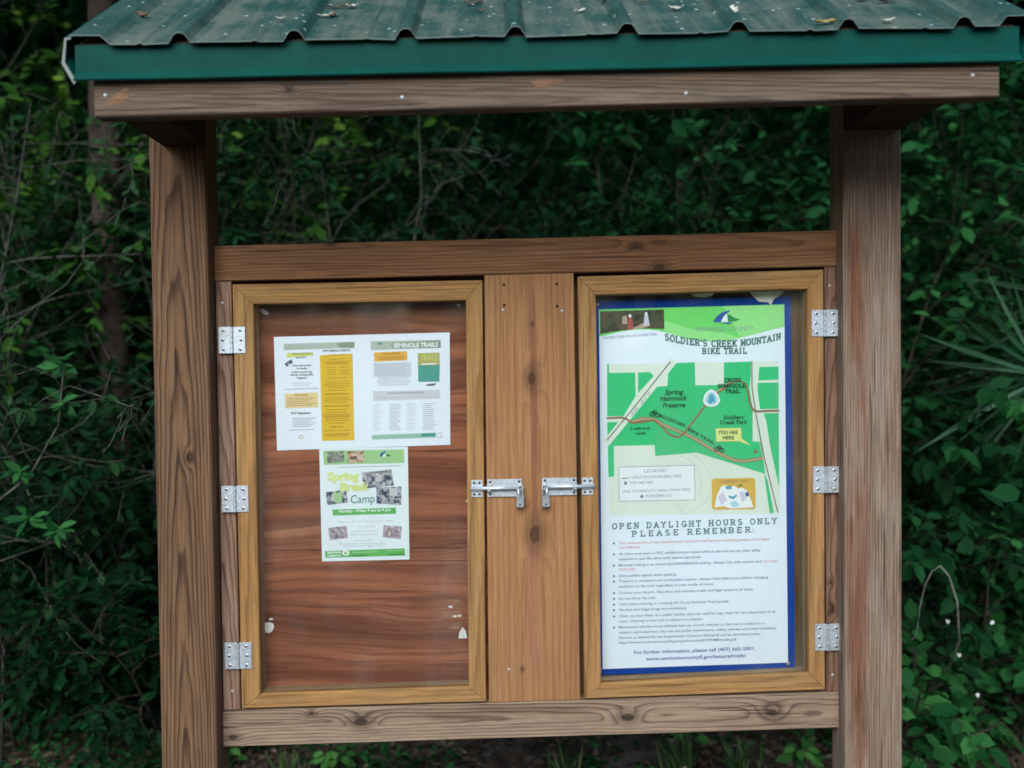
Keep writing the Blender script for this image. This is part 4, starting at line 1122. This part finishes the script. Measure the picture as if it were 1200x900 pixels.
def plant(name, label, cat, x, y, h, seed, mat, wood_mat=None, stems=6, width=.5, rad=.009, wid=.5, group=None, names=('stem', 'foliage'), jit=.12, lean=(0, 0), **kw):
    cfg = dict(BASE); cfg.update(kw)
    if 'frm' in kw: cfg['from'] = kw['frm']
    g = Grower(seed)
    for k in range(stems):
        a = g.r.uniform(0, 2 * math.pi); q = g.r.uniform(0, .16) * width
        d = (math.cos(a) * width * g.r.uniform(.2, 1) + lean[0], math.sin(a) * width * g.r.uniform(.2, 1) + lean[1], 1.0)
        g.branch((q * math.cos(a), q * math.sin(a), -.02), d, h * g.r.uniform(.75, 1.1) * math.sqrt(d[0] ** 2 + d[1] ** 2 + 1) * .9, rad * g.r.uniform(.7, 1.1), 7, jit, cfg.get('stemgrav', 0.0), 0, cfg)
    e = empty(name, label, cat, group, (x, y, 0))
    g.wood.build(names[0], wood_mat or M_bark, e, True)
    leaves_mesh(names[1], np.array(g.P), np.array(g.D), np.array(g.N), np.array(g.S), wid, np.array(g.Tn), mat, e)
    return e


# left of the kiosk
plant('oak_sapling', 'twiggy young oak with pale bare twigs and sparse leaves left of the kiosk', 'sapling', -2.35, 1.75, 3.1, 11, LM['olive'], M_twig, stems=3, width=.35, rad=.014, levels=2, kids=(16, 6), bare=.25,
      gap=.026, leaf=.042, wid=.45, rmin=.0014, jit=.16, grav=-.07, spread=(.6, 1.4), frm=(.3, .1))
plant('oak_sapling', 'bare twigged oak sapling arching beside the left post above the dark low shrub', 'sapling', -1.45, 1.85, 2.7, 12, LM['olive'], M_twig, stems=3, width=.4, rad=.010, kids=(13, 6), bare=.3,
      gap=.028, leaf=.038, wid=.45, rmin=.0014, jit=.18, grav=-.08, spread=(.6, 1.4), frm=(.3, .1))
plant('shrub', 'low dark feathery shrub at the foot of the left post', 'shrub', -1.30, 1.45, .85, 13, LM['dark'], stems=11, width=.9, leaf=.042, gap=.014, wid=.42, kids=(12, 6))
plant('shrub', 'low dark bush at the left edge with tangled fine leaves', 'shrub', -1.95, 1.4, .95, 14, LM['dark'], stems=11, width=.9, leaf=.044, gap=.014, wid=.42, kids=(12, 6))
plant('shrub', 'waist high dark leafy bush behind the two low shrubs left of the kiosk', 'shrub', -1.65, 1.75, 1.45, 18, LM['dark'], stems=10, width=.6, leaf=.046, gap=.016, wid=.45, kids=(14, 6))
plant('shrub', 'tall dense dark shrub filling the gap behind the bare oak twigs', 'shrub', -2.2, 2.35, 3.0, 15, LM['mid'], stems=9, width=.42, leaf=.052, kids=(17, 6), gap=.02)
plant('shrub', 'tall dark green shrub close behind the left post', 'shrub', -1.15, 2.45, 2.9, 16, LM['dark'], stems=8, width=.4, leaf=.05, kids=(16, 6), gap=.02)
plant('sapling', 'thin yellow green sapling reaching up past the left end of the roof', 'sapling', -2.3, 2.2, 3.7, 17, LM['warm'], M_twig, stems=5, width=.30, leaf=.055, kids=(15, 5), gap=.026, frm=(.5, .15), rad=.014)
e = empty('pine_tree', 'straight reddish brown tree trunk in the shade left of the kiosk', 'tree', None, (-1.80, 2.0, 0))
MB().tube([(0, 0, -.1), (.01, 0, .2), (.0, .02, 1.2), (-.03, .0, 2.6), (-.02, .03, 4.2), (.05, .05, 6.5)], [.11, .085, .075, .07, .06, .04], 14).build('trunk', M_trunk, e, True)
g = Grower(41)
cfgp = dict(BASE); cfgp.update(kids=(7, 6), leaf=.11, gap=.03, ratio=((.4, .6), (.3, .5)))
for k in range(9): g.branch((0, 0, 3.9 + k * .28), (math.cos(k * 2.4), math.sin(k * 2.4), .35), 1.5, .03, 6, .12, .0, 0, cfgp)
g.wood.build('limb', M_trunk, e, True)
leaves_mesh('crown', np.array(g.P), np.array(g.D), np.array(g.N), np.array(g.S), .25, np.array(g.Tn), LM['mid'], e)
# behind the case
plant('hanging_shrub', 'tall loose shrub with thin hanging grey twigs seen between the roof and the brown door', 'shrub', -.62, 2.15, 2.9, 21, LM['dark'], M_twig, stems=6, width=.45, leaf=.034, kids=(14, 6), bare=.4, gap=.036, grav=-.1, jit=.17, rmin=.0012, wid=.45, frm=(.35, .1))
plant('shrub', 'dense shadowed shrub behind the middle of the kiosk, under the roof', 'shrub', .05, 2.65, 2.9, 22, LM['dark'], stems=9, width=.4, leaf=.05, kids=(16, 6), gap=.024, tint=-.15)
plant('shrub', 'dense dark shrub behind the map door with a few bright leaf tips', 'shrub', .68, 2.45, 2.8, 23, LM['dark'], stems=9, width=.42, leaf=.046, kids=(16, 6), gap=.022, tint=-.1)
plant('sapling', 'leafy sapling standing close behind the inner side of the right post', 'sapling', .98, 2.0, 2.75, 24, LM['mid'], stems=4, width=.34, leaf=.05, kids=(13, 5), gap=.032, bare=.2)
plant('sapling', 'slender leafy sapling behind the bare hanging twigs', 'sapling', -.72, 2.9, 3.3, 25, LM['dark'], stems=5, width=.3, leaf=.05, kids=(13, 5), gap=.028, frm=(.5, .15))
# right of the kiosk
plant('shrub', 'tall dark shrub with larger pale backed leaves right of the right post', 'shrub', 1.62, 1.95, 2.75, 31, LM['dark'], stems=8, width=.40, leaf=.062, kids=(15, 6), gap=.028, wid=.6, tint=.3)
plant('shrub', 'tall shaded green shrub at the right edge, above the palm fronds', 'shrub', 2.35, 2.3, 3.3, 32, LM['mid'], stems=8, width=.42, leaf=.058, kids=(15, 6), gap=.028, wid=.55, tint=.2)
plant('climbing_plant', 'leafy climber hanging halfway up between the right post and the palm fronds', 'plant', 1.40, 1.5, 1.5, 33, LM['mid'], stems=5, width=.5, ls=1.0, leaf=.06, kids=(9, 4), gap=.04, wid=.62, bare=.2, tint=.15)
eb = plant('broadleaf_bush', 'broad leaved green bush at the foot of the right post', 'bush', 1.46, 1.14, .46, 34, LM['mid'], stems=10, width=1.1, ls=1.0, leaf=.062, kids=(7, 4), gap=.034, wid=.66, ratio=((.35, .6), (.35, .6)), tint=.4, nj=.4)
ec = plant('flowering_bush', 'leafy bush dotted with tiny white flowers in the lower right', 'bush', 2.02, 1.30, .82, 35, LM['mid'], stems=11, width=.8, ls=1.0, leaf=.058, kids=(8, 4), gap=.034, wid=.62, tint=.36, nj=.4)
plant('broadleaf_bush', 'green bush above the flowering bush at the right edge of the trail clearing', 'bush', 2.35, 1.7, 1.5, 36, LM['mid'], stems=9, width=.6, ls=1.1, leaf=.058, kids=(11, 5), gap=.032, wid=.6, tint=.2)
plant('shrub', 'dark fine leaved shrub right behind the arching dead stem', 'shrub', 1.62, 1.7, 1.35, 37, LM['dark'], stems=9, width=.55, leaf=.045, kids=(11, 5), gap=.024)
M_petal = plain('white petals', (.7, .72, .68, 1), .6, .2)
rf = random.Random(8)
for (x, y, z) in ((1.55, .84, .585), (1.60, .86, .46), (1.66, .85, .32), (1.55, .84, .29), (1.60, .85, .21), (1.74, .9, .56)):
    mb = MB()
    for k in range(5):
        a = 2 * math.pi * k / 5 + rf.random(); c, s_ = math.cos(a), math.sin(a)
        p = [(0, 0), (.0045, .003), (.009, 0), (.0045, -.003)]
        mb.add([(x - ec.location.x + (u * c - v * s_), y - ec.location.y - .004 * (u > .01), z + u * s_ + v * c) for u, v in p], [(0, 1, 2, 3)])
    mb.build('flower', M_petal, ec)


def fan(e, c, axis, R_, seed, a0=-1.9, a1=1.9, n=21):
    """one palmetto fan: long folded blades radiating from the end of the stalk"""
    r = np.random.default_rng(seed)
    ax = unit(np.array(axis, float)); sd = unit(np.cross(ax, np.array((.25, 1.0, .12)))); up = np.cross(sd, ax)
    P = []; D = []; Nn = []; S_ = []; T = []
    for k in range(n):
        a = a0 + (a1 - a0) * (k + r.uniform(-.25, .25)) / (n - 1)
        d = unit(ax * math.cos(a) + sd * math.sin(a) + up * r.normal(.06, .07))
        P.append(np.array(c) + d * .02); D.append(d); Nn.append(unit(up + r.normal(0, .2, 3))); S_.append(R_ * r.uniform(.8, 1.08) * (1 - .12 * abs(a))); T.append(r.uniform(.2, .95))
    return leaves_mesh('frond', np.array(P), np.array(D), np.array(Nn), np.array(S_), .036, np.array(T), LM['palm'], e, .012, .12)


e = empty('saw_palmetto', 'saw palmetto fanning long stiff blades toward the right post', 'palm', None, (2.44, 1.40, 0))
for i, (c, ax, R_) in enumerate((((-.36, -.28, 1.43), (-1, -.15, .10), .62), ((-.02, -.05, 1.72), (-.7, -.2, .65), .6), ((.12, -.3, 1.25), (.2, -.8, .4), .55), ((-.1, .3, 1.5), (-.4, .5, .6), .55))):
    fan(e, c, ax, R_, 50 + i)
    MB().tube([(0, 0, 0), (c[0] * .3, c[1] * .3, c[2] * .5), (c[0] * .75, c[1] * .75, c[2] * .88), c], [.011, .009, .007, .006], 6).build('stalk', LM['palm'], e, True)
MB().tube([(0, 0, -.05), (.02, 0, .12), (.0, .02, .3)], [.07, .06, .04], 9).build('trunk', M_trunk, e, True)

e = empty('dead_stem', 'pale dead stem arching over in the bushes beside the right post', 'stem', None, (1.545, .71, 0))
M_deadstem = bark_mat('pale dead stem', (.08, .076, .06, 1), (.19, .18, .15, 1), 60.0)
kf = lambda p: (p[0] * .91 - 1.545, p[1] - 1.0, (1.5 + (p[2] - 1.5) * .91) if p[2] > 0 else 0)
pts = [(1.86, 1.5, 0.0), (1.80, 1.36, .2), (1.735, 1.16, .33), (1.685, 1.02, .46), (1.648, .97, .62), (1.615, .965, .715), (1.582, .96, .752), (1.552, .96, .735), (1.528, .965, .68), (1.512, .97, .60), (1.508, .975, .54)]
MB().tube([kf(p) for p in pts], [.0036, .0036, .0035, .0034, .0033, .0031, .0028, .0025, .0022, .002, .0016], 6).build('stalk', M_deadstem, e, True)
MB().tube([kf(p) for p in ((1.508, .975, .54), (1.50, .97, .50), (1.478, .97, .475))], [.002, .0016, .0012], 4).build('side_twig', M_twig, e, True)

# the two leafy twigs that stick out at the far left, close to the camera side
e = empty('leafy_branch', 'thin pale branch with fresh leaf rosettes low left of the kiosk', 'branch', None, (-1.80, .95, 0))
pts = [(-.05, .1, 0), (.0, .05, .5), (-.06, -.05, .85), (.0, -.15, .98), (.12, -.2, 1.06), (.24, -.2, 1.15), (.34, -.2, 1.32), (.36, -.2, 1.5)]
MB().tube(pts, [.007, .006, .005, .0045, .004, .0035, .003, .002], 6).build('stalk', M_twig, e, True)
r = np.random.default_rng(77)
for c, n in (((.06, -.22, 1.0), 8), ((.26, -.24, 1.02), 9), ((.35, -.24, .98), 8), ((.22, -.22, 1.17), 7), ((.36, -.2, 1.4), 6), ((.35, -.2, 1.52), 7)):
    P = []; D = []; Nn = []; S_ = []; T = []
    for k in range(n):
        a = 2 * math.pi * k / n + r.uniform(-.3, .3)
        P.append(np.array(c) + r.normal(0, .006, 3)); D.append(np.array((math.cos(a), -.3, math.sin(a) * .6 - .1))); Nn.append(unit(np.array((0, -.8, .8)) + r.normal(0, .25, 3))); S_.append(r.uniform(.045, .075)); T.append(r.uniform(.5, 1.0))
    leaves_mesh('leaf_rosette', np.array(P), np.array(D), np.array(Nn), np.array(S_), .42, np.array(T), LM['mid'], e)

# the wood behind and over the clearing: a mass of leaves nobody could count
r = np.random.default_rng(99)
def mass(n, lo, hi, leaf, cl, spread, up=1.0):
    k = n // cl
    c = r.uniform(lo, hi, (k, 3))
    p = np.repeat(c, cl, 0) + r.normal(0, 1, (k * cl, 3)) * np.array(spread)
    t = np.repeat(r.uniform(0, .6, k), cl) + r.uniform(0, .4, k * cl)
    d = r.normal(0, 1, (k * cl, 3)); d[:, 2] -= .4
    nn = r.normal(0, .55, (k * cl, 3)) + np.array((0, -1.2 + up, up))
    return p, d, nn, r.uniform(.6, 1.3, k * cl) * leaf, t
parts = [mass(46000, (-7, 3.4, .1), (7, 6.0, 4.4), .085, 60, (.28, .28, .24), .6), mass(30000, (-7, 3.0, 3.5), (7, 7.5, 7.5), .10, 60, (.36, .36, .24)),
         mass(34000, (-6.5, .9, 3.7), (6.5, 4.0, 5.6), .11, 60, (.34, .34, .2)), mass(12000, (-7.5, .5, .2), (-3.2, 4.0, 5.5), .08, 60, (.28, .28, .28)), mass(22000, (-26, -19, .2), (26, -13, 4.3), .55, 30, (.9, .9, .6), .2), mass(12000, (3.4, .3, .2), (7.5, 4.0, 5.5), .08, 60, (.28, .28, .28)),  # overhead canopy and tree line behind the camera: unseen, added to block light
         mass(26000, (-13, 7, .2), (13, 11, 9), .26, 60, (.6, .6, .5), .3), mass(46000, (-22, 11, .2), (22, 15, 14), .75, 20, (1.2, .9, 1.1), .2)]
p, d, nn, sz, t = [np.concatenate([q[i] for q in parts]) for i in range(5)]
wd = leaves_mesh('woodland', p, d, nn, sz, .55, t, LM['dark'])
tag(wd, 'deep shady mass of woodland leaves behind everything, with unseen leaves added overhead and opposite', 'woodland', None, 'stuff')

# ground
g = NG('forest floor soil')
tc = g.n('ShaderNodeTexCoord').outputs['Object']
n1 = g.noise(tc, 3.0, 6.0, .65); n2 = g.noise(tc, 45.0, 5.0, .7)
c = g.mix(g.smooth(n1, .35, .65), (.055, .043, .032, 1), (.12, .096, .072, 1))
c = g.mix(g.smooth(n2, .52, .7, 0, .8), c, (.16, .135, .105, 1))
c = g.mix(g.smooth(g.noise(tc, 8.0, 4.0, .6), .55, .7, 0, .5), c, (.02, .034, .012, 1))
M_soil = g.done(g.bsdf(c, .95, .1, 0, g.bump(n2, .8, .02)))
xs = sorted(set([-150, -60, -25, -10] + [-5 + .25 * k for k in range(41)] + [10, 25, 60, 150])); yy_ = sorted(set([-150, -60, -20, -8, -5, -3.5, -2.5, -1.5] + [-.9 + .2 * k for k in range(40)] + [10, 25, 60, 150]))
rg = np.random.default_rng(4); V = []
for y in yy_:
    for x in xs:
        near = abs(x) < 5 and -1 < y < 7
        V.append((x, y, (rg.normal(0, .008) - .004) if near else -.004))
nx = len(xs)
gm = bpy.data.meshes.new('ground'); gm.from_pydata(V, [], [(j * nx + i, j * nx + i + 1, (j + 1) * nx + i + 1, (j + 1) * nx + i) for j in range(len(yy_) - 1) for i in range(nx - 1)])
gm.materials.append(M_soil); gm.polygons.foreach_set('use_smooth', [True] * len(gm.polygons))
tag(link(bpy.data.objects.new('ground', gm)), kind='structure')
n = 16000
p = np.stack([rg.uniform(-2.6, 2.6, n), rg.uniform(.2, 2.0, n), rg.uniform(.004, .022, n)], 1)
d = rg.normal(0, 1, (n, 3)); d[:, 2] *= .25
nn = rg.normal(0, .45, (n, 3)) + np.array((0, 0, 1.0))
lit = leaves_mesh('leaf_litter', p, d, nn, rg.uniform(.018, .06, n), .42, rg.beta(1.3, 3.2, n), LM['litter']); tag(lit, 'brown leaf litter and bits of bark on the forest floor', 'leaf litter', None, 'stuff')
# low ground cover under the shrubs
n = 9000; c = rg.uniform((-2.6, .95, .0), (2.6, 2.1, .02), (n // 25, 3)); c[:, 1] = np.where(rg.random(n // 25) < .75, np.maximum(c[:, 1], rg.uniform(1.2, 2.1, n // 25)), c[:, 1]); p = np.repeat(c, 25, 0) + rg.normal(0, 1, (n, 3)) * np.array((.06, .05, .03)); p[:, 2] = np.abs(p[:, 2]) + .01
d = rg.normal(0, 1, (n, 3)); d[:, 2] = np.abs(d[:, 2]) * .6
gc = leaves_mesh('ground_cover', p, d, rg.normal(0, .4, (n, 3)) + np.array((0, -.2, 1.0)), rg.uniform(.02, .045, n), .55, rg.uniform(0, 1, n), LM['mid']); tag(gc, 'low green ground cover along the edge of the shrubs', 'ground cover', None, 'stuff')


def tuft(label, x, y, n, h, seed, mat):
    q = np.random.default_rng(seed)
    P = np.stack([q.normal(0, .022, n), q.normal(0, .015, n), np.zeros(n)], 1)
    D = np.stack([q.normal(0, .45, n), q.normal(0, .35, n), np.ones(n)], 1)
    o = leaves_mesh('grass_tuft', P, D, np.stack([q.normal(0, .4, n), -np.ones(n), q.normal(0, .3, n)], 1), q.uniform(.5, 1.1, n) * h, .075, q.uniform(0, 1, n), mat, None, .02, .25)
    o.location = (x, y, 0); tag(o, label, 'grass tuft', 'grass tufts below the case')


tuft('wide green grass tuft under the right half of the bottom rail', .64, .96, 46, .15, 1, LM['grass'])
tuft('thin pale grass tuft on bare soil below the trail map door', .22, .93, 18, .13, 2, LM['grass'])
tuft('grass tuft between two leafy seedlings near the right post', .86, .98, 26, .13, 3, LM['grass'])
tuft('small dark grass tuft below the left end of the bottom rail', -.78, 1.02, 20, .11, 4, LM['grass'])


def seedling(label, x, y, n, h, leaf, seed, wid=.6):
    q = np.random.default_rng(seed); e = empty('seedling', label, 'seedling', 'leafy seedlings below the case', (x, y, 0))
    st = MB(); P = []; D = []; Nn = []
    for k in range(n):
        a = 2.4 * k + q.uniform(-.3, .3); hh = h * q.uniform(.45, 1.0); rr_ = h * .35 * q.uniform(.4, 1)
        tip = (math.cos(a) * rr_, math.sin(a) * rr_ * .7, hh)
        st.tube([(0, 0, -.01), (tip[0] * .4, tip[1] * .4, hh * .7), tip], [.0016, .0014, .001], 4)
        P.append(tip); D.append((math.cos(a), math.sin(a) * .7, -.15)); Nn.append((q.normal(0, .25), -.5, 1.0))
    st.build('stem', LM['fresh'], e)
    leaves_mesh('foliage', np.array(P), np.array(D), np.array(Nn), q.uniform(.7, 1.15, n) * leaf, wid, q.uniform(.1, 1, n), LM['fresh'], e)


seedling('bright green seedling with broad leaves beside the foot of the right post', 1.06, .93, 13, .115, .062, 5)
seedling('dark leafy seedling under the knotted left part of the bottom rail', -.62, 1.0, 16, .12, .05, 6)
seedling('small yellow green seedling in the leaf litter below the map door', .50, .92, 9, .06, .036, 7)
seedling('round leaved seedling just right of the wide grass tuft', .70, 1.12, 8, .10, .05, 9, .85)
seedling('single leafy sprig at the foot of the left post, left side', -1.02, 1.05, 8, .11, .05, 10)

# fallen leaves, twigs and droppings on the roof
M_fl = [plain('dry brown leaf', lin(92, 70, 54), .8, .2, 0, .35, 60), plain('bleached leaf', lin(160, 158, 144), .8, .2, 0, .3, 60), plain('yellow leaf', lin(150, 128, 76), .8, .2, 0, .2, 60)]
LAB = []
DEB = [(-.773, -.224, .050, .018, 0, 2.6, 'curled tan leaf near the left end of the roof'), (-.458, -.269, .030, .012, 1, .1, 'small bleached leaf on the second roof panel'), (-.366, -.257, .042, .015, 1, .4, 'bleached curled leaf beside a brown one on the roof'),
       (-.350, -.250, .034, .02, 0, 1.2, 'dark brown leaf beside the bleached curled leaf'), (-.35, -.187, .075, .010, 0, .1, 'long brown strip of bark high on the roof'), (-.318, -.186, .036, .016, 1, .5, 'pale leaf at the end of the long bark strip'),
       (-.171, -.226, .034, .016, 1, 1.8, 'half white half dark leaf on the third roof panel'), (-.046, -.176, .052, .014, 0, .2, 'brown leaf at the upper edge of the roof picture'), (-.03, -.235, .028, .008, 0, .2, 'thin brown twig piece above the middle rib'),
       (.188, -.257, .036, .014, 1, .5, 'pale narrow leaf on the middle roof panel'), (.26, -.183, .052, .026, 1, .4, 'crumpled pale leaf on the roof above the middle of the map door'), (.332, -.195, .050, .007, 0, .0, 'thin brown twig on the roof right of the crumpled pale leaf'),
       (.398, -.252, .044, .016, 1, .1, 'pale leaf flat against the fifth roof rib'), (.511, -.291, .042, .034, 1, 1.1, 'large white curled leaf on the right part of the roof'), (.504, -.22, .030, .018, 1, .9, 'small pale leaf above the large white one'),
       (.683, -.368, .056, .017, 2, .2, 'yellow leaf lying at the eave edge'), (.825, -.209, .040, .024, 1, .2, 'white leaf near the top right of the roof'), (.870, -.225, .060, .016, 0, .1, 'brown leaf next to the white leaf at the top right'),
       (.811, -.371, .044, .015, 1, .3, 'pale mottled leaf at the eave near the right end')]
for i, (x, y, L, w_, m_, rot, lab) in enumerate(DEB):
    L *= .8; w_ *= .8
    q = random.Random(i); mb = MB()
    n = 6; V = []; F = []
    for k in range(n + 1):
        t = k / n; hw = w_ * math.sin(math.pi * (t * .92 + .04)) ** .8 * q.uniform(.8, 1.1)
        cv = (.35 * L * (t - .5) ** 2 * q.uniform(.5, 2.2))
        for sx, dz in ((-1, .25 * w_ * q.uniform(.3, 1.6)), (0, 0), (1, .25 * w_ * q.uniform(.3, 1.6))):
            px = (t - .5) * L; py = sx * hw * .5
            X = px * math.cos(rot) - py * math.sin(rot); Y = px * math.sin(rot) + py * math.cos(rot)
            V.append((X, Y, cv + dz))
    for k in range(n):
        for s_ in (0, 1): F.append((k * 3 + s_, k * 3 + s_ + 1, (k + 1) * 3 + s_ + 1, (k + 1) * 3 + s_))
    mb.add(V, F)
    o = mb.build('bark_strip' if 'bark' in lab else 'twig' if 'twig' in lab else 'fallen_leaf', M_fl[m_], None, True)
    o.location = (x, y, roof_z(x, y) + .0045); o.rotation_euler = (math.atan(SL), 0, 0)
    so = o.modifiers.new('thickness', 'SOLIDIFY'); so.thickness = .0012
    tag(o, lab, 'bark' if 'bark' in lab else 'twig' if 'twig' in lab else 'leaf', 'leaf debris on the roof')

# ------------------------------------------------------------------ light and camera
w = bpy.data.worlds.new('World'); scene.world = w; w.use_nodes = True
nt = w.node_tree; nt.nodes.clear()
sky = nt.nodes.new('ShaderNodeTexSky'); sky.sky_type = 'NISHITA'; sky.sun_disc = False
SUN_EL, SUN_AZ = math.radians(36), math.radians(-168)      # low behind the camera
sky.sun_elevation = SUN_EL; sky.sun_rotation = math.radians(192); sky.air_density = 1.0; sky.dust_density = 1.0
bg = nt.nodes.new('ShaderNodeBackground'); bg.inputs[1].default_value = 0.09
wo = nt.nodes.new('ShaderNodeOutputWorld')
nt.links.new(sky.outputs[0], bg.inputs[0]); nt.links.new(bg.outputs[0], wo.inputs[0])
sl = bpy.data.lights.new('overcast_sun', 'SUN'); sl.energy = 1.4; sl.angle = math.radians(50); sl.color = (0.89, 0.965, 1.0)
so = link(bpy.data.objects.new('overcast_sun', sl))
az = math.radians(192)                                          # from +Y, clockwise
to = Vector((math.sin(az) * math.cos(SUN_EL), math.cos(az) * math.cos(SUN_EL), math.sin(SUN_EL)))
so.rotation_euler = to.to_track_quat('Z', 'Y').to_euler()

cam = bpy.data.cameras.new('camera'); cam.sensor_width = 36.0; cam.lens = 31.17; cam.clip_start = 0.05; cam.clip_end = 600
cam.dof.use_dof = True; cam.dof.focus_distance = 2.25; cam.dof.aperture_fstop = 1.5
co = link(bpy.data.objects.new('camera', cam))
rx = Vector((0.9997967, -0.01492476, -0.01355746)); ux = Vector((0.01388372, 0.02197857, 0.99966204)); fx = Vector((0.01462174, 0.99964703, -0.02218132))
M = Matrix(((rx.x, ux.x, -fx.x, 0), (rx.y, ux.y, -fx.y, -2.204), (rx.z, ux.z, -fx.z, 1.5), (0, 0, 0, 1)))
co.matrix_world = M
scene.camera = co
vs = scene.view_settings
vs.view_transform = 'Standard'; vs.look = 'None'; vs.exposure = 1.66; vs.gamma = 1.0; vs.use_curve_mapping = False
scene.cycles.filter_width = 1.6
scene.cycles.max_bounces = 6; scene.cycles.transparent_max_bounces = 8
scene.cycles.use_denoising = True
